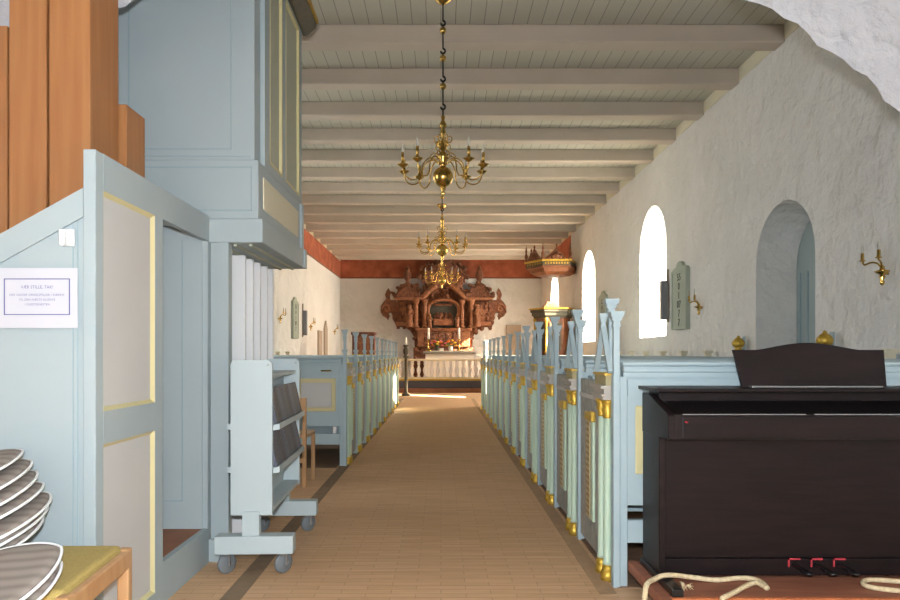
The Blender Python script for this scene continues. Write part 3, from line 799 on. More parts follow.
    k = MB(); bx(k, L-0.10, L-0.03, -0.005, 0.055, 0.0, 1.20); bx(k, L-0.115, L-0.015, -0.02, 0.07, 1.20, 1.232)
    obj('wall_post', k, M['cream'], t)
    return t
LP = 2.55
GR = 'pews on the right side of the aisle'; GL = 'pews on the left side of the aisle'
NR = 13; DY = 0.905; YR = 3.5; XR = 0.88
firstR = build_pew(1, True, XR, YR, 2.67, 'right-hand pale blue pew directly behind the dark piano, gabled end nearest', GR, first=True)
protoG = build_pew(1, True, XR, YR+DY, 2.67, 'right-hand gabled pew, second row counted from the piano', GR)
for k in range(2, 5): dup(protoG, (XR, YR+DY*k, 0), None, 'right-hand gabled pew, %s row counted from the piano' % ORD[k])
protoS = build_pew(1, False, XR, YR+DY*5, 2.67, 'right-hand pew with single crest post, sixth row counted from the piano', GR)
for k in range(6, NR): dup(protoS, (XR, YR+DY*k, 0), None, 'right-hand pew with single crest post, %s row counted from the piano' % ORD[k])
XL, YL, DL = -1.0, 7.26, 0.925
firstL = build_pew(-1, False, XL, YL, 2.55, 'left-hand pale blue pew with framed panels nearest the book trolley', GL, first=True)
protoL = build_pew(-1, False, XL, YL+DL, 2.55, 'left-hand pew, second row counted from the book trolley', GL)
for k in range(2, 10): dup(protoL, (XL, YL+DL*k, 0), None, 'left-hand pew, %s row counted from the book trolley' % ORD[k])
# door knob bolt & small white bottle on the first left pew
single('small_bottle', MB().lathe([(0.022, 0), (0.024, 0.01), (0.024, 0.10), (0.012, 0.13), (0.012, 0.16)], -1.13, 7.30, 0.345, 12), M['white'], 'small white bottle standing on the lower rail of the first left pew', 'bottle', (-1.13, 7.30, 0.345))
single('door_bolt', MB().box(-1.27, -1.16, 7.243, 7.2635, 1.005, 1.02, bev=0.004).sphere((-1.2, 7.243, 1.012), 0.01), M['brass'], 'brass bolt on the back of the first left pew', 'bolt', (-1.21, 7.2525, 1.01))
# gilded pine cone finials on tall posts at the wall ends
for row, lb in ((3, 'gilded cone finial on a pew end near the wall, right of the music stand centre'), (5, 'gilded cone finial on a pew end near the wall, beside the music stand left corner')):
    X = XR+2.67-0.03; yy = YR+DY*row+0.025; z0 = 1.2325
    t = thing('gilded_finial', lb, 'finial', (X, yy, z0), 'gilded cone finials by the right wall')
    obj('back_board', MB().box(X+0.03, X+0.045, yy-0.03, yy+0.03, z0, z0+0.16), M['pew_blue'], t)
    obj('cone', MB().lathe([(0.03, 0.0), (0.05, 0.01), (0.03, 0.025), (0.06, 0.045), (0.075, 0.075), (0.065, 0.105), (0.04, 0.135), (0.015, 0.15), (0.02, 0.16), (0.0, 0.175)], X-0.03, yy, z0, 12), M['gold'], t)
bp_ = single('blue_post', MB().box(3.562, 3.598, 5.3, 5.36, 0.0, 1.17).box(3.555, 3.599, 5.29, 5.37, 1.15, 1.19), M['pew_blue'], 'short blue grey post by the right wall at the picture edge', 'post', (3.58, 5.33, 0.0))

# ------------------------------------------------------------------ piano on dolly, rope
def build_dolly():
    t = thing('piano_dolly', 'low reddish wooden dolly on castors under the dark piano', 'dolly', (1.7, 3.1, 0))
    obj('deck', MB().box(0.985, 2.5, 2.955, 3.46, 0.112, 0.150, bev=0.003), M['dolly'], t)
    obj('edge_board', MB().box(0.985, 2.5, 2.93, 2.954, 0.10, 0.151, bev=0.003), M['dolly_edge'], t)
    obj('edge_board', MB().box(0.945, 0.984, 2.78, 3.47, 0.10, 0.151, bev=0.003), M['dolly'], t)
    for X in (1.03, 2.42):
        for Yy in (3.0, 3.40):
            c = MB().lathe([(0.002, -0.014), (0.045, -0.014), (0.05, -0.008), (0.05, 0.008), (0.045, 0.014), (0.002, 0.014)], 0, 0, 0, 18)
            for v in c.bm.verts: v.co = Vector((v.co.z+X, v.co.y+Yy, v.co.x+0.05))
            w_ = obj('castor_wheel', c, M['castor'], t)
            obj('castor_fork', MB().box(X-0.026, X-0.018, Yy-0.02, Yy+0.02, 0.04, 0.113).box(X+0.018, X+0.026, Yy-0.02, Yy+0.02, 0.04, 0.113), M['steel'], w_)
build_dolly()
def build_piano():
    t = thing('digital_piano', 'dark rosewood upright digital piano with music stand standing on the low dolly', 'piano', (1.685, 3.2, 0.151))
    P = M['piano']; x0, x1 = 1.0, 2.37; zb = 0.185
    for X, Xb in ((x0, x0+0.03), (x1-0.03, x1)):
        obj('side_board', MB().box(X, Xb, 3.145, 3.40, zb, 0.83, bev=0.003, seg=1), P, t)
        arm = [(3.01, 0.818), (3.40, 0.812), (3.40, 1.005), (3.30, 1.005), (3.26, 0.995), (3.02, 0.932), (3.01, 0.925)]
        obj('cheek', MB().prism(arm, X-0.003, Xb+0.003, axis='x', bev=0.003), P, t)
        obj('foot_runner', MB().box(X-0.01, Xb+0.012, 2.94, 3.42, 0.152, zb, bev=0.004), M['piano_dark'], t)
        Xi = (x0+0.03, x0+0.062) if X == x0 else (x1-0.062, x1-0.03)
        obj('key_block', MB().box(Xi[0], Xi[1], 3.012, 3.2, 0.818, 0.93, bev=0.003), P, t)
    obj('front_board', MB().box(x0+0.03, x1-0.03, 3.205, 3.225, 0.245, 0.83), P, t)
    obj('kick_board', MB().box(x0+0.03, x1-0.03, 3.195, 3.23, zb-0.02, 0.242, bev=0.002), P, t)
    obj('key_slip', MB().box(x0+0.062, x1-0.062, 3.018, 3.05, 0.822, 0.922, bev=0.004), P, t)
    kb = obj('keybed', MB().box(x0+0.03, x1-0.03, 3.05, 3.40, 0.815, 0.86), M['piano_dark'], t)
    obj('fallboard', MB().prism([(3.05, 0.905), (3.05, 0.925), (3.20, 0.965), (3.28, 0.985), (3.28, 0.86)], x0+0.062, x1-0.062, axis='x'), M['piano_dark'], t)
    obj('fallboard_glint', MB().box(x0+0.075, 1.62, 3.046, 3.056, 0.925, 0.929).box(1.66, x1-0.08, 3.046, 3.056, 0.925, 0.929), M['steel'], t)  # light reflection along the fallboard edge, put in as thin steel strips
    obj('name_rail', MB().box(x0+0.03, x1-0.03, 3.24, 3.40, 0.97, 1.021), P, t)
    obj('top_lid', MB().box(x0-0.018, x1+0.018, 3.12, 3.42, 1.021, 1.038, bev=0.004), P, t)
    obj('power_lamp', MB().sphere((x0+0.08, 3.016, 0.896), 0.005, 8, 6).lathe([(0.009, 0), (0.009, 0.003)], x0+0.08, 3.017, 0.895, 10), M['felt'], t)
    # music stand
    ms = []; zbase = 1.040; n = 24
    X0, X1 = 1.412, 2.112
    for i in range(n+1):
        f = i/n; X = X0-0.012+(X1+0.012-X0+0.012)*f
        c = 0.175 + 0.034*(math.sin(PI*min(max((f-0.16)/0.68, 0), 1))**1.3)
        ms.append((X, zbase+c))
    poly = [(X0+0.01, zbase), (X1-0.01, zbase)] + ms[::-1]
    m = MB().prism(poly, 3.235, 3.249)
    for v in m.bm.verts: v.co.y += (v.co.z-zbase)*0.32
    obj('music_stand', m, P, t)
    obj('stand_ledge', MB().box(1.45, 2.06, 3.195, 3.24, 1.038, 1.046, bev=0.002), M['steel'], t)
    for X in (1.645, 1.75, 1.855):
        pd = obj('pedal', MB().box(X-0.012, X+0.012, 3.085, 3.20, 0.208, 0.220, bev=0.003).sphere((X, 3.08, 0.213), 0.022, 12, 8, (1.0, 1.5, 0.45)), M['piano_dark'], t)
        obj('felt_surround', MB().box(X-0.03, X-0.024, 3.188, 3.1965, 0.205, 0.245).box(X-0.03, X+0.026, 3.188, 3.1965, 0.238, 0.245), M['felt'], pd)
    return t
build_piano()
def smooth_path(pts, n=10):
    pts = [Vector(p) for p in pts]; out = []
    for i in range(len(pts)-1):
        p0 = pts[max(i-1, 0)]; p1 = pts[i]; p2 = pts[i+1]; p3 = pts[min(i+2, len(pts)-1)]
        for k in range(n):
            t = k/n
            out.append(0.5*((2*p1)+(-p0+p2)*t+(2*p0-5*p1+4*p2-p3)*t*t+(-p0+3*p1-3*p2+p3)*t**3))
    out.append(pts[-1]); return out
def on_deck(x, y, z=0.163): 
    d = (CAM_H-z)*FPX/(y-353); return ((x-441)*d/FPX, d, z)
rp = [(0.835, 2.80, 0.012), (0.85, 2.86, 0.10), (0.875, 2.93, 0.20), on_deck(655, 579, 0.20), on_deck(668, 575, 0.205), on_deck(690, 577, 0.175), on_deck(716, 580), on_deck(740, 578), on_deck(757, 580), on_deck(765, 588.5), on_deck(757, 583), on_deck(748, 585), on_deck(735, 592), on_deck(722, 598.5)]
rp[9] = on_deck(767, 588); 
path = smooth_path(rp)
rope = thing('rope', 'cream rope running from the floor across the dolly in front of the piano', 'rope', (1.3, 2.98, 0.151))
obj('strand', MB().tube([p for p in path], 0.0115, 8), M['rope'], rope)
q = Vector(on_deck(684, 588, 0.158))
fr = MB()
for i in range(18):
    a = R.uniform(-2.2, 0.6); l = R.uniform(0.02, 0.05)
    fr.tube([q+Vector((0, 0, 0.0)), q+Vector((math.cos(a)*l*0.5, math.sin(a)*l*0.4, 0.012)), q+Vector((math.cos(a)*l, math.sin(a)*l, R.uniform(-0.003, 0.02)))], 0.0015, 4)
fr.tube([q+Vector((0.0, 0.05, 0.006)), q+Vector((0.002, 0.02, 0.012)), q], 0.008, 6)
obj('frayed_end', fr, M['rope'], rope)
path = smooth_path([on_deck(915, 583), on_deck(885, 580.5), on_deck(868, 580), on_deck(863, 583), on_deck(870, 587), on_deck(890, 590), on_deck(915, 592)])
single('rope', MB().tube(path, 0.0115, 8), M['rope'], 'loop of cream rope on the dolly at the right picture edge', 'rope', (1.9, 2.95, 0.152))

# ------------------------------------------------------------------ chandeliers
def build_chandelier(y0, label):
    zc = 2.785
    t = thing('chandelier', label, 'chandelier', (0.018, y0, zc), 'brass chandeliers above the aisle')
    X = 0.018; Bs = M['brass']
    obj('ceiling_boss', MB().lathe([(0.0, -0.11), (0.03, -0.105), (0.07, -0.075), (0.10, -0.04), (0.105, 0.0)], X, y0, ZB, 16), Bs, t)
    ch = MB(); zt = ZB-0.10; zb = zc+0.56
    n = 4; seg = (zt-zb)/n
    for k in range(n):
        a = zt-k*seg; b = a-seg
        ch.tube([(X, y0, a-0.0), (X, y0, b+0.09)], 0.008, 6)
        ring = [(X+0.02*math.cos(q_), y0, b+0.07+0.022*math.sin(q_)) for q_ in [PI/2 - i*PI/6 for i in range(10)]]
        ch.tube(ring, 0.009, 6)
        ring = [(X, y0+0.014*math.cos(q_), b+0.035+0.018*math.sin(q_)) for q_ in [i*PI/5 for i in range(10)]]
        ch.tube(ring, 0.008, 6, closed=True)
        ch.tube([(X, y0, b+0.02), (X, y0, b)], 0.008, 6)
    obj('chain', ch, M['iron'], t)
    for k in range(1, 4):
        obj('chain_ball', MB().sphere((X, y0, zt-k*seg+0.005), 0.03, 14, 10), Bs, t)
    obj('stem', MB().lathe([(0.006, 0.56), (0.02, 0.54), (0.012, 0.51), (0.03, 0.48), (0.035, 0.455), (0.018, 0.43), (0.03, 0.40), (0.014, 0.37), (0.014, 0.30), (0.028, 0.27), (0.016, 0.23), (0.04, 0.205), (0.045, 0.17), (0.02, 0.14), (0.028, 0.11), (0.03, 0.09)], X, y0, zc, 16), Bs, t)
    obj('globe', MB().sphere((X, y0, zc), 0.092, 24, 16).lathe([(0.02, -0.085), (0.03, -0.10), (0.012, -0.125), (0.022, -0.145), (0.008, -0.175), (0.0, -0.18)], X, y0, zc, 12), Bs, t)
    # scroll ornaments round the upper stem
    sc = MB()
    for i in range(6):
        a = i*PI/3; c, s = math.cos(a), math.sin(a)
        for zz, r_ in ((0.345, 0.055), (0.27, 0.04)):
            pts = []
            for k in range(14):
                q_ = -PI/2 + k*0.42; rr = 0.036*(1-k/20)
                u = r_ + rr*math.cos(q_)*0.9; pts.append((X+u*c, y0+u*s, zc+zz+rr*math.sin(q_)))
            sc.tube(pts, 0.0045, 5)
        pts = [(X+u*c, y0+u*s, zc+z_) for u, z_ in ((0.03, 0.19), (0.07, 0.215), (0.11, 0.19), (0.105, 0.15), (0.075, 0.15))]
        sc.tube(smooth_path(pts, 4), 0.005, 5)
    obj('scroll_ornament', sc, Bs, t)
    for deg in (18, 54, 126, 162, 198, 234, 306, 342):
        a = math.radians(deg); c, s = math.cos(a), math.sin(a)
        prof = [(0.03, 0.11), (0.09, 0.16), (0.15, 0.145), (0.19, 0.09), (0.205, 0.01), (0.24, -0.035), (0.30, -0.045), (0.355, -0.01), (0.375, 0.06)]
        arm = obj('arm', MB().tube(smooth_path([(X+u*c, y0+u*s, zc+z_) for u, z_ in prof], 5), 0.0062, 6), Bs, t)
        cx, cy = X+0.375*c, y0+0.375*s
        obj('drip_pan', MB().lathe([(0.006, 0.05), (0.02, 0.058), (0.045, 0.075), (0.05, 0.082), (0.02, 0.076), (0.012, 0.08), (0.016, 0.10)], cx, cy, zc, 14), Bs, arm)
        obj('candle_sleeve', MB().lathe([(0.0135, 0.095), (0.0135, 0.185), (0.008, 0.187)], cx, cy, zc, 10), Bs, arm)
        obj('bulb', MB().lathe([(0.006, 0.187), (0.0115, 0.205), (0.012, 0.225), (0.006, 0.255), (0.001, 0.275)], cx, cy, zc, 10), M['bulb'], arm)
    return t
ch0 = build_chandelier(6.176, 'nearest and largest looking brass globe chandelier above the aisle')
dup(ch0, (0.018, 6.176+1.104*4, 2.785), None, 'brass chandelier hanging between the nearest one and the farthest one')
dup(ch0, (0.018, 6.176+1.104*8, 2.785), None, 'farthest brass chandelier, hanging in front of the carved altarpiece')

# ------------------------------------------------------------------ wall lights, hymn boards, loudspeakers
def sconce(X, y0, z, s, label):
    t = thing('wall_sconce', label, 'wall light', (X, y0, z), 'two armed brass wall lights')
    b = MB().lathe([(0.0, -0.11), (0.012, -0.10), (0.02, -0.08), (0.01, -0.06), (0.024, -0.04), (0.015, -0.02), (0.05, 0.0), (0.056, 0.01), (0.02, 0.02), (0.016, 0.05), (0.0, 0.06)], X+s*0.05, y0, z, 14)
    b.tube([(X+s*0.002, y0, z-0.01), (X+s*0.05, y0, z-0.01)], 0.012, 8)
    obj('bracket', b, M['brass'], t)
    for k in (-1, 1):
        pts = [(0.05, 0.0, 0.03), (0.075, 0.025*k, 0.075), (0.105, 0.06*k, 0.085), (0.135, 0.09*k, 0.07 if k > 0 else 0.09), (0.145, 0.105*k, 0.10)]
        P_ = [(X+s*u, y0+v, z+w_) for u, v, w_ in pts]
        arm = obj('arm', MB().tube(smooth_path(P_, 5), 0.008, 6), M['brass'], t)
        e = P_[-1]
        obj('candle_sleeve', MB().lathe([(0.022, 0.0), (0.026, 0.006), (0.014, 0.012), (0.013, 0.065), (0.008, 0.067)], e[0], e[1], e[2], 12), M['brass'], arm)
        obj('bulb', MB().lathe([(0.006, 0.067), (0.012, 0.085), (0.013, 0.10), (0.007, 0.13), (0.001, 0.15)], e[0], e[1], e[2], 10), M['bulb'], arm)
sconce(WX, 5.52, 1.85, -1, 'large brass two armed wall light at the right picture edge')
sconce(WX, 9.45, 1.83, -1, 'brass two armed wall light beside the green hymn board on the right wall')
sconce(-WX, 15.15, 1.96, 1, 'brass wall light nearest the white folding panels on the left wall')
sconce(-WX, 18.7, 1.92, 1, 'brass wall light right of the left loudspeaker on the left wall')
sconce(-WX, 22.9, 1.92, 1, 'farthest brass wall light on the left wall near the corner')

def hymn_board(X, y0, s, nums, label, w_=0.62):
    t = thing('hymn_board', label, 'hymn board', (X, y0, 2.0), 'green hymn number boards')
    h = w_/2
    out = [(y0-h, 1.55), (y0+h, 1.55), (y0+h, 2.44), (y0+h*0.85, 2.47), (y0+h*0.45, 2.49), (y0+h*0.25, 2.55), (y0, 2.57), (y0-h*0.25, 2.55), (y0-h*0.45, 2.49), (y0-h*0.85, 2.47), (y0-h, 2.44)]
    a, b = X+s*0.003, X+s*0.055
    obj('board', MB().prism(out, min(a, b), max(a, b), axis='x'), M['board_green'], t)
    f = MB(); 
    for yy in (y0-h+0.02, y0+h-0.02): f.box(min(b, b+s*0.012), max(b, b+s*0.012), yy-0.02, yy+0.02, 1.56, 2.44)
    for zz in (1.57, 2.42): f.box(min(b, b+s*0.012), max(b, b+s*0.012), y0-h+0.04, y0+h-0.04, zz-0.012, zz+0.012)
    obj('frame', f, M['board_green'], t)
    for i, tx in enumerate(nums):
        text_mesh('number', tx, M['number'], t, (b+s*0.003, y0, 2.28-i*0.135), (PI/2, 0, -PI/2 if s < 0 else PI/2), None, 0.15, 0.002)
hymn_board(WX, 10.22, -1, ['55', '0', '1', '07', '7', '7'], 'green hymn board with dark numbers beside the large right window')
hymn_board(WX, 15.1, -1, ['55', '0', '1', '07', '7'], 'green hymn board seen between the two farther right windows')
hymn_board(-WX, 16.75, 1, ['55', '0', '1', '07', '7'], 'green hymn board on the left wall beside the organ')
def column_speaker(X, y0, z0, z1, s, label):
    t = thing('column_loudspeaker', label, 'loudspeaker', (X, y0, z0), 'slim grey column loudspeakers')
    a, b = X+s*0.03, X+s*0.125
    obj('cabinet', MB().box(min(a, b), max(a, b), y0-0.06, y0+0.05, z0, z1, bev=0.006), M['speaker'], t)
    obj('bracket', MB().box(min(X, a), max(X, a), y0-0.015, y0+0.015, z0-0.04, z1+0.18).box(min(X, a), max(X, a), y0-0.03, y0+0.03, (z0+z1)/2-0.04, (z0+z1)/2+0.04), M['niche'], t)
column_speaker(WX, 10.85, 1.73, 2.34, -1, 'slim grey column loudspeaker beside the large right window')
column_speaker(-WX, 17.8, 1.66, 2.30, 1, 'slim grey column loudspeaker on the left wall right of the hymn board')
single('wall_panel', MB().box(-WX+0.002, -WX+0.06, 19.95, 20.5, 1.0, 1.86, bev=0.01), M['niche'], 'tall brown grey panel on the left wall near the chancel', 'panel', (-WX+0.03, 20.2, 1.4))
single('wall_panel', MB().prism([(21.0, 1.0), (21.5, 1.0), (21.5, 1.95), (21.25, 2.2), (21.0, 1.95)], -WX+0.002, -WX+0.05, axis='x'), M['niche'], 'pointed narrow grey panel on the left wall nearest the end wall', 'panel', (-WX+0.03, 21.25, 1.5))
a = px(506, 325, 24.45); b = px(521, 352, 24.45)
single('wall_panel', MB().box(a.x, b.x, 24.40, 24.49, b.z-0.6, a.z, bev=0.01), M['niche'], 'pale square wall panel on the end wall right of the altarpiece', 'panel', ((a.x+b.x)/2, 24.45, b.z))

# ------------------------------------------------------------------ pulpit with canopy
def hexagon(cx, cy, r, flat=1.0):
    return [(cx + r*math.cos(a)*flat, cy + r*math.sin(a)) for a in [PI/6*0 + i*PI/3 for i in range(6)]]
def build_pulpit():
    cx, cy = 2.98, 18.3
    t = thing('pulpit', 'brown carved wooden pulpit with dark gilt cornice by the right wall', 'pulpit', (cx, cy, 0))
    body = MB()
    def hexloft(mb, prof):
        b = bmesh.new(); rings = []
        for r, z in prof: rings.append([b.verts.new((min(p[0], WX-0.005), p[1], z)) for p in hexagon(cx, cy, r)])
        for k in range(len(rings)-1):
            for i in range(6): b.faces.new((rings[k][i], rings[k][(i+1) % 6], rings[k+1][(i+1) % 6], rings[k+1][i]))
        b.faces.new(rings[0][::-1]); b.faces.new(rings[-1]); mb._add(b); return mb
    obj('tub', hexloft(MB(), [(0.12, 0.7), (0.48, 1.1), (0.5, 1.15), (0.46, 1.17), (0.46, 2.12)]), M['pulpit'], t)
    obj('pedestal', hexloft(MB(), [(0.2, 0.0), (0.2, 0.06), (0.12, 0.1), (0.12, 0.75)]), M['pulpit'], t)
    cr = obj('cornice', hexloft(MB(), [(0.50, 2.12), (0.52, 2.17), (0.56, 2.18), (0.56, 2.26), (0.60, 2.28), (0.60, 2.34)]), M['pulpit_band'], t)
    obj('gilt_rim', hexloft(MB(), [(0.61, 2.34), (0.63, 2.35), (0.63, 2.38), (0.60, 2.385)]), M['gold'], cr)
    for p in hexagon(cx, cy, 0.47)[1:5]:
        obj('corner_column', MB().lathe([(0.05, 1.17), (0.05, 1.25), (0.035, 1.27), (0.03, 2.02), (0.05, 2.05), (0.05, 2.12)], p[0], p[1], 0, 10), M['gold'], t)
    for i in range(2, 5):
        h = hexagon(cx, cy, 0.475); p, r_ = h[i], h[(i+1) % 6]
        mid = ((p[0]+r_[0])/2, (p[1]+r_[1])/2); dx, dy = (r_[0]-p[0])*0.32, (r_[1]-p[1])*0.32
        m = MB(); m.bar((mid[0]-dx, mid[1]-dy, 1.64), (mid[0]+dx, mid[1]+dy, 1.64), 0.03, 0.74)
        obj('field_panel', m, M['pulpit_band'], t)
    obj('book_rest', MB().box(cx-0.30, cx+0.1, cy-0.52, cy-0.2, 2.385, 2.43, bev=0.01).prism([(cx-0.26, 2.43), (cx+0.06, 2.43), (cx-0.02, 2.53), (cx-0.22, 2.53)], cy-0.5, cy-0.25), M['carved_light'], t)
    # canopy
    c = thing('pulpit_canopy', 'carved brown sounding board with gilt crest hanging above the pulpit', 'canopy', (cx, cy, 3.25))
    cb = obj('canopy_board', hexloft(MB(), [(0.2, 3.22), (0.45, 3.25), (0.6, 3.32), (0.66, 3.40), (0.72, 3.42), (0.72, 3.46), (0.70, 3.47)]), M['pulpit'], c)
    m = MB(); hx = hexagon(cx, cy, 0.705)
    obj('dark_band', hexloft(MB(), [(0.70, 3.47), (0.715, 3.48), (0.715, 3.56), (0.70, 3.57)]), M['pulpit_band'], cb)
    obj('gilt_rim', hexloft(MB(), [(0.73, 3.57), (0.76, 3.58), (0.76, 3.62), (0.70, 3.63)]), M['gold'], cb)
    obj('dentil', (lambda mm: [mm.box(min(p[0]+(q2[0]-p[0])*f, WX-0.06)-0.018, min(p[0]+(q2[0]-p[0])*f, WX-0.06)+0.018, p[1]+(q2[1]-p[1])*f-0.018, p[1]+(q2[1]-p[1])*f+0.018, 3.50, 3.55) for p, q2 in [(hx[i], hx[(i+1) % 6]) for i in range(2, 5)] for f in [0.1, 0.2, 0.3, 0.4, 0.5, 0.6, 0.7, 0.8, 0.9]] and mm)(MB()), M['gold'], cb)
    for i in range(2, 5):
        p, r_ = hx[i], hx[(i+1) % 6]; mid = Vector(((p[0]+r_[0])/2, (p[1]+r_[1])/2, 3.62)); d_ = Vector((r_[0]-p[0], r_[1]-p[1], 0))*0.36
        m = MB()
        for f, r2, h in ((-0.75, 0.05, 0.05), (-0.35, 0.07, 0.10), (0.0, 0.09, 0.15), (0.35, 0.07, 0.10), (0.75, 0.05, 0.05)):
            m.sphere((min(mid.x+d_.x*f, WX-0.1), mid.y+d_.y*f, 3.62+h*0.7), r2, 10, 8, (1, 1, 1.0))
        m.tube(smooth_path([mid-d_, mid-d_*0.5+Vector((0, 0, 0.14)), mid+Vector((0, 0, 0.24)), mid+d_*0.5+Vector((0, 0, 0.14)), mid+d_], 4), 0.025, 6)
        m.lathe([(0.03, 0.2), (0.045, 0.26), (0.015, 0.31), (0.03, 0.35), (0.0, 0.42)], mid.x, mid.y, 3.62, 8)
        obj('crest_ornament', m, M['pulpit'], c)
    for i in range(2, 6):
        p = hx[i]
        obj('finial', MB().lathe([(0.05, 0.0), (0.05, 0.05), (0.025, 0.07), (0.05, 0.13), (0.03, 0.2), (0.02, 0.24), (0.03, 0.27), (0.0, 0.44)], min(p[0], WX-0.06), p[1], 3.62, 8), M['pulpit'], c)
    obj('wall_arm', MB().box(cx, WX-0.001, cy-0.05, cy+0.05, 3.40, 3.5), M['pulpit'], c)
build_pulpit()

# brown wooden clerk's stall on the left, candle stand
def stall():
    a = px(351, 332, 18.5); b = px(375, 332, 18.5)
    t = thing('wooden_stall', 'brown wooden stall with moulded top behind the left pews', 'stall', ((a.x+b.x)/2, 18.6, 0))
    obj('body', MB().box(a.x+0.03, b.x-0.03, 18.5, 18.95, 0, a.z-0.08), M['carved'], t)
    obj('cornice', MB().box(a.x, b.x, 18.46, 19.0, a.z-0.08, a.z, bev=0.015), M['carved'], t)
    for X in (a.x+0.09, (a.x+b.x)/2+0.02):
        obj('door', MB().box(X, X+0.22, 18.485, 18.505, 0.95, a.z-0.14, bev=0.006), M['carved_light'], t)
    obj('lower_rail', MB().box(a.x+0.02, b.x-0.02, 18.47, 18.5, 1.12, 1.17), M['gold'], t)
stall()
def candle_stand():
    d = 19.3; X = (406-441)*d/FPX
    t = thing('candle_stand', 'tall dark wooden candle stand with white candle at the end of the left pews', 'candle stand', (X, d, 0))
    obj('post', MB().lathe([(0.13, 0), (0.13, 0.04), (0.06, 0.08), (0.045, 0.12), (0.042, 1.05), (0.085, 1.08), (0.085, 1.11), (0.04, 1.13), (0.075, 1.2), (0.08, 1.28), (0.045, 1.36), (0.085, 1.40), (0.085, 1.43)], X, d, 0, 14), M['pulpit_band'], t)
    obj('candle', MB().lathe([(0.03, 1.43), (0.03, 1.62), (0.008, 1.64), (0.0, 1.655)], X, d, 0, 10), M['wax'], t)
candle_stand()

# ------------------------------------------------------------------ altar end
def altar_rail():
    y = 20.95
    t = thing('altar_rail', 'white balustrade altar rail with grey kneeler across the aisle end', 'altar rail', (0, y, 0.13))
    x0, x1 = -1.75, 1.75
    obj('handrail', MB().box(x0, x1, y-0.09, y+0.09, 0.96, 1.02, bev=0.015), M['cream'], t)
    obj('bottom_rail', MB().box(x0, x1, y-0.08, y+0.08, 0.40, 0.46, bev=0.01), M['cream'], t)
    obj('gilt_moulding', MB().box(x0, x1, y-0.11, y-0.08, 0.36, 0.41, bev=0.008), M['gold'], t)
    obj('plinth', MB().box(x0, x1, y-0.08, y+0.08, 0.13, 0.40), M['cream'], t)
    obj('kneeler', MB().box(x0, x1, y-0.19, y-0.085, 0.13, 0.36, bev=0.02), M['kneeler'], t)
    n = 18
    for i in range(n):
        X = x0+0.10+i*(x1-x0-0.2)/(n-1)
        obj('baluster', MB().lathe([(0.055, 0.46), (0.055, 0.50), (0.03, 0.52), (0.045, 0.58), (0.066, 0.66), (0.06, 0.72), (0.034, 0.79), (0.03, 0.82), (0.045, 0.845), (0.05, 0.875), (0.032, 0.90), (0.05, 0.925), (0.05, 0.96)], X, y, 0, 12), M['white'], t)
    return t
altar_rail()
def altar():
    y0 = 22.75
    t = thing('altar_table', 'stone topped altar table with white front below the carved altarpiece', 'altar', (0.3, y0+0.4, 0.30))
    a = px(423, 351, y0); b = px(476, 358, y0)
    obj('frontal', MB().box(a.x+0.08, b.x-0.08, y0, y0+0.75, 0.30, a.z-0.10), M['linen'], t)
    obj('table_top', MB().box(a.x, b.x, y0-0.05, y0+0.78, a.z-0.10, a.z-0.01, bev=0.012), M['stone'], t)
    obj('altar_cloth', MB().box(a.x+0.25, b.x-0.02, y0-0.02, y0+0.7, a.z-0.01, a.z+0.005), M['linen'], t)
    return a.z+0.005
AZ = altar()
for X, lb in ((428.5, 'brass candlestick with tall white candle left on the altar'), (459, 'brass candlestick with tall white candle right on the altar')):
    p = px(X, 330, 23.0)
    t = thing('altar_candlestick', lb, 'candlestick', (p.x, 23.0, AZ), 'pair of altar candlesticks')
    obj('stick', MB().lathe([(0.10, 0), (0.10, 0.02), (0.04, 0.05), (0.025, 0.09), (0.045, 0.14), (0.022, 0.18), (0.02, 0.30), (0.04, 0.34), (0.07, 0.38), (0.07, 0.39)], p.x, 23.0, AZ, 14), M['brass'], t)
    obj('candle', MB().lathe([(0.04, 0.39), (0.04, 0.76), (0.03, 0.77), (0.0, 0.775)], p.x, 23.0, AZ, 12), M['wax'], t)
def bouquet(X, cols, vm, label):
    p = px(X, 330, 23.0)
    t = thing('flower_vase', label, 'flowers', (p.x, 23.0, AZ), 'flower vases on the altar')
    obj('vase', MB().lathe([(0.05, 0), (0.07, 0.03), (0.08, 0.09), (0.06, 0.15), (0.07, 0.17)], p.x, 23.0, AZ, 14), vm, t)
    lf = MB()
    for i in range(46):
        a = R.uniform(0, 2*PI); e = R.uniform(0.1, 1.4); l = R.uniform(0.10, 0.22)
        d = Vector((math.cos(a)*math.cos(e), math.sin(a)*math.cos(e), math.sin(e)))
        c = Vector((p.x, 23.0, AZ+0.15)) + d*l
        u = d.cross(Vector((0, 0, 1))).normalized()*0.028; 
        lf.quad([c-d*0.06, c+u, c+d*0.06, c-u])
        lf.tube([Vector((p.x, 23.0, AZ+0.14)), c-d*0.05], 0.004, 4)
    o = obj('foliage', lf, M['leaf'], t); o['kind'] = 'stuff'
    for i in range(15):
        a = i*2.4; e = 0.15+1.3*(i/15); l = R.uniform(0.15, 0.225)
        d = Vector((math.cos(a)*math.cos(e), math.sin(a)*math.cos(e), math.sin(e)))
        c = Vector((p.x, 23.0, AZ+0.16)) + d*l; b = MB()
        for k in range(7):
            b.sphere(c+Vector((0.028*math.cos(k), 0.028*math.sin(k), 0)), 0.024, 6, 5)
        b.sphere(c+d*0.012, 0.022, 6, 5)
        obj('blossom', b, M[cols[i % len(cols)]], t)
bouquet(436.8, ['fl_pink', 'fl_orange', 'fl_yellow', 'fl_red'], M['pulpit_band'], 'vase of pink and orange flowers left on the altar')
bouquet(450.6, ['fl_yellow', 'fl_yellow', 'fl_orange', 'fl_red', 'fl_pink'], M['vase'], 'white vase of mostly yellow flowers right on the altar')
p = px(441.5, 347, 23.0)
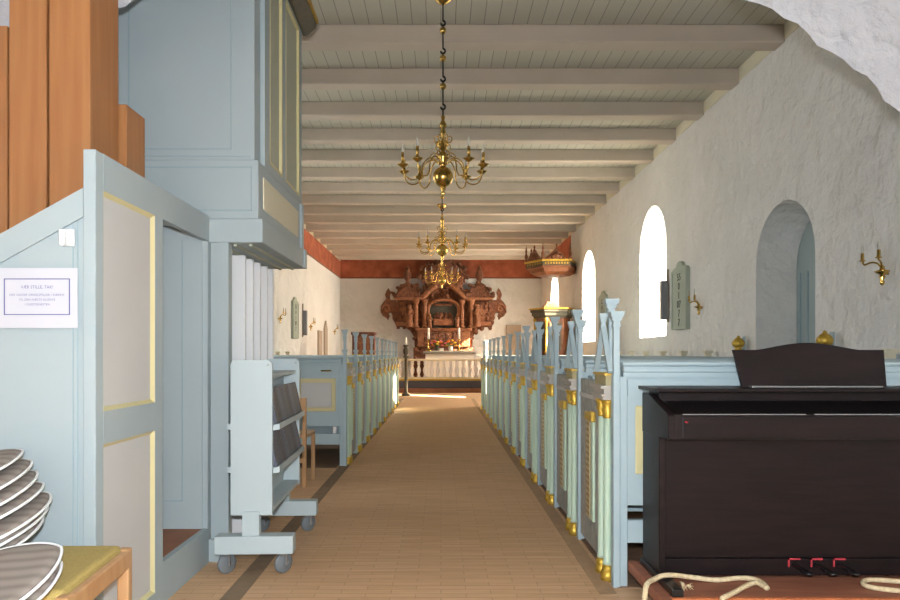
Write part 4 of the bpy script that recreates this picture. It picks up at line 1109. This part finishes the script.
single('altar_box', MB().box(p.x-0.07, p.x+0.07, 22.95, 23.05, AZ, AZ+0.09, bev=0.005), M['linen'], 'small white card box between the two flower vases', 'box', (p.x, 23.0, AZ))

def retable():
    D = 23.9; cxp = 443.5
    k = D/FPX
    cx = (cxp-441)*k
    def pt(dx, y): return (cx+dx*k, CAM_H-(y-353)*k)
    t = thing('altarpiece', 'large brown carved wooden altarpiece with scroll wings and pinnacles', 'altarpiece', (cx, D+0.3, 0.30))
    half = [(27, 358), (29, 345), (29, 338), (33, 331), (39, 327), (47, 327), (49, 323), (50, 318), (46, 314), (46, 299), (50, 297), (52, 294), (46, 293), (46, 289), (42, 286), (36, 284), (28, 286), (25, 291), (24, 296), (20, 292), (18, 287), (20, 282), (24, 276), (22, 268), (16, 264), (8, 260), (0, 257)]
    poly = [pt(-x, y) for x, y in half] + [pt(x, y) for x, y in half[::-1][1:]]
    y_b, y_f = D+0.02, D+0.30
    obj('backboard', MB().prism(poly, y_b, y_f), M['carved'], t)
    def blk(dx0, dx1, ya, yb, f, depth=0.12, bev=0.02):
        a = pt(dx0, yb); b = pt(dx1, ya); return MB().box(min(a[0], b[0]), max(a[0], b[0]), y_b-f, y_b-f+depth+f, a[1], b[1], bev=bev)
    # predella and base, down to the dais
    obj('predella', blk(-26, 26, 331, 347, 0.22), M['carved_light'], t)
    bz = pt(0, 347)[1]
    obj('base', MB().box(cx-30*k, cx+30*k, D-0.10, y_f, 0.30, bz-0.02, bev=0.01), M['carved'], t)
    for dx in (-14, 0, 14): obj('predella_relief', blk(dx-5, dx+5, 333, 345, 0.25, 0.05), M['carved'], t)
    obj('main_ledge', blk(-28, 28, 328.5, 331, 0.32), M['carved_light'], t)
    for s in (-1, 1):
        obj('side_field', blk(s*44, s*31, 302, 321, 0.04, 0.06), M['carved_light'], t)
        obj('side_ledge', blk(s*47, s*27, 322, 326, 0.2), M['carved_light'], t)
        obj('side_cornice', blk(s*49, s*20, 298, 300.5, 0.30), M['carved_light'], t)
        obj('side_frieze', blk(s*46, s*22, 293, 298, 0.18), M['carved'], t)
        # rounded top above the cornice
        pts = [pt(s*46, 297), pt(s*44, 290), pt(s*40, 288), pt(s*36, 285), pt(s*32, 288), pt(s*27, 290), pt(s*25, 297)]
        obj('scroll_pediment', MB().prism(pts if s < 0 else pts[::-1], y_b-0.14, y_b, bev=0.01), M['carved'], t)
        p = pt(s*36, 285)
        obj('pinnacle', MB().lathe([(0.16, 0.0), (0.2, 0.03), (0.08, 0.08), (0.06, 0.14), (0.10, 0.2), (0.14, 0.34), (0.12, 0.46), (0.06, 0.52), (0.09, 0.56), (0.06, 0.62), (0.0, 0.70)], p[0], y_b+0.05, p[1], 12), M['carved'], t)
        # wing: scroll silhouette
        wg = [(45, 302), (50, 300), (53, 300), (54, 296), (53, 292), (55, 288), (57, 291), (58.5, 295), (57, 299), (60, 302), (62.5, 306), (63, 312), (60.5, 316), (57, 318), (55.5, 320), (54, 316), (55, 313), (52.5, 312.5), (51, 315), (51, 319), (49, 322), (45, 322)]
        pp = [pt(s*x, y) for x, y in wg]
        obj('wing', MB().prism(pp if s < 0 else pp[::-1], y_b-0.06, y_b+0.12, bev=0.008), M['carved'], t)
        sw_ = MB(); c = pt(s*57, 309)
        sp = [(c[0]+s*(0.16-0.011*i)*math.cos(i*0.55), y_b-0.09, c[1]+(0.18-0.012*i)*math.sin(i*0.55)) for i in range(14)]
        sw_.tube(sp, 0.04, 6)
        obj('wing_scroll', sw_, M['carved_light'], t)
        # twisted columns
        for dx, r in ((27.5, 0.085), (18.5, 0.07)):
            p = pt(s*dx, 328); q_ = pt(s*dx, 300); h = q_[1]-p[1]
            prof = [(r*1.4, 0), (r*1.4, 0.05), (r, 0.08)]
            for i in range(12):
                f = i/11; prof.append((r*(0.85+0.22*(i % 2)), 0.1+f*(h-0.25)))
            prof += [(r*1.5, h-0.08), (r*1.6, h)]
            obj('twisted_column', MB().lathe(prof, p[0], y_b-0.20, p[1], 12), M['carved_light'], t)
        # standing figures
        for dx, z_y, hh in ((33.5, 327, 0.78), (13.5, 328, 0.48)):
            p = pt(s*dx, z_y)
            f = MB().lathe([(0.10*hh/0.7, 0), (0.11*hh/0.7, 0.05*hh), (0.085*hh/0.7, 0.4*hh), (0.10*hh/0.7, 0.62*hh), (0.105*hh/0.7, 0.74*hh), (0.04*hh/0.7, 0.80*hh), (0.035*hh/0.7, 0.82*hh)], p[0], y_b-0.26, p[1], 12)
            f.sphere((p[0], y_b-0.27, p[1]+0.89*hh), 0.075*hh/0.7, 10, 8, (0.9, 1, 1.15))
            f.tube([(p[0]-0.09*hh/0.7, y_b-0.27, p[1]+0.72*hh), (p[0]-0.1*hh/0.7, y_b-0.34, p[1]+0.55*hh), (p[0]-0.02, y_b-0.38, p[1]+0.56*hh)], 0.03*hh/0.7, 6)
            f.tube([(p[0]+0.09*hh/0.7, y_b-0.27, p[1]+0.72*hh), (p[0]+0.12*hh/0.7, y_b-0.33, p[1]+0.55*hh), (p[0]+0.07, y_b-0.38, p[1]+0.62*hh)], 0.03*hh/0.7, 6)
            obj('carved_figure', f, M['carved_light'], t)
        # broken pediment arc
        arc = [pt(s*(22-i*2.2), 300-9*math.sin(i*PI/14)-i*0.7) for i in range(8)]
        obj('pediment_arc', MB().tube([(a_[0], y_b-0.16, a_[1]) for a_ in arc], 0.09, 8), M['carved_light'], t)
    # central niche with its arch
    nf = MB(); a0, b0 = pt(-16.5, 327), pt(16.5, 300)
    n_arc = [pt(15.5*math.cos(q_), 309-9*math.sin(q_)) for q_ in [i*PI/12 for i in range(13)]]
    nf.tube([(p[0], y_b-0.15, p[1]) for p in [pt(15.5, 328)] + n_arc + [pt(-15.5, 328)]], 0.06, 8)
    obj('niche_arch', nf, M['carved_light'], t)
    m = MB()
    hs = [(x, y) for x, y in [(-13.5, 328), (-13.5, 309)] + [(13.5*math.cos(q_), 309-7.5*math.sin(q_)) for q_ in [PI-i*PI/12 for i in range(13)]] + [(13.5, 328)]]
    obj('niche_field', m.prism([pt(*h_) for h_ in hs], y_b-0.012, y_b), M['pulpit_band'], t)
    obj('sarcophagus', blk(-10, 10, 319, 325.5, 0.22, 0.1), M['carved_light'], t)
    obj('niche_canopy', blk(-9, 9, 304, 306, 0.25, 0.1), M['carved'], t)
    fg = MB()
    for i in range(9):
        p = pt(-8+i*2, 318-2.2*(i % 2)); fg.sphere((p[0], y_b-0.12, p[1]), 0.075, 8, 6, (0.8, 1, 1.7))
    obj('relief_group', fg, M['carved'], t)
    # crest and clustered foliage carving
    cp = [(-14, 291), (-20, 280), (-17, 270), (-9, 266), (-5, 262), (5, 262), (9, 266), (17, 270), (20, 280), (14, 291), (8, 288), (-8, 288)]
    obj('crest', MB().prism([pt(*c) for c in cp], y_b-0.12, y_b+0.1, bev=0.015), M['carved'], t)
    lv = MB(); RR = random.Random(3)
    spots = [(x, y) for x, y in half[2:-1]] + [(-x, y) for x, y in half[2:-1]]
    for (x, y) in spots:
        for j in range(3):
            p = pt(x*0.97+RR.uniform(-1.5, 1.5), y+RR.uniform(-1.5, 1.5))
            lv.sphere((p[0], y_b-RR.uniform(-0.02, 0.06), p[1]), RR.uniform(0.035, 0.075), 7, 5, (RR.uniform(0.8, 1.4), 1, RR.uniform(0.8, 1.4)))
    for j in range(160):
        x = RR.uniform(-45, 45); y = RR.uniform(286, 328) if abs(x) > 17 else RR.uniform(264, 300)
        if abs(x) > 20 and y < 297 and not (27 < abs(x) < 44): continue
        p = pt(x, y); lv.sphere((p[0], y_b-0.05, p[1]), RR.uniform(0.03, 0.07), 7, 5, (1, 1, RR.uniform(0.8, 1.8)))
    o = obj('foliage_carving', lv, M['carved'], t); o['kind'] = 'stuff'
retable()
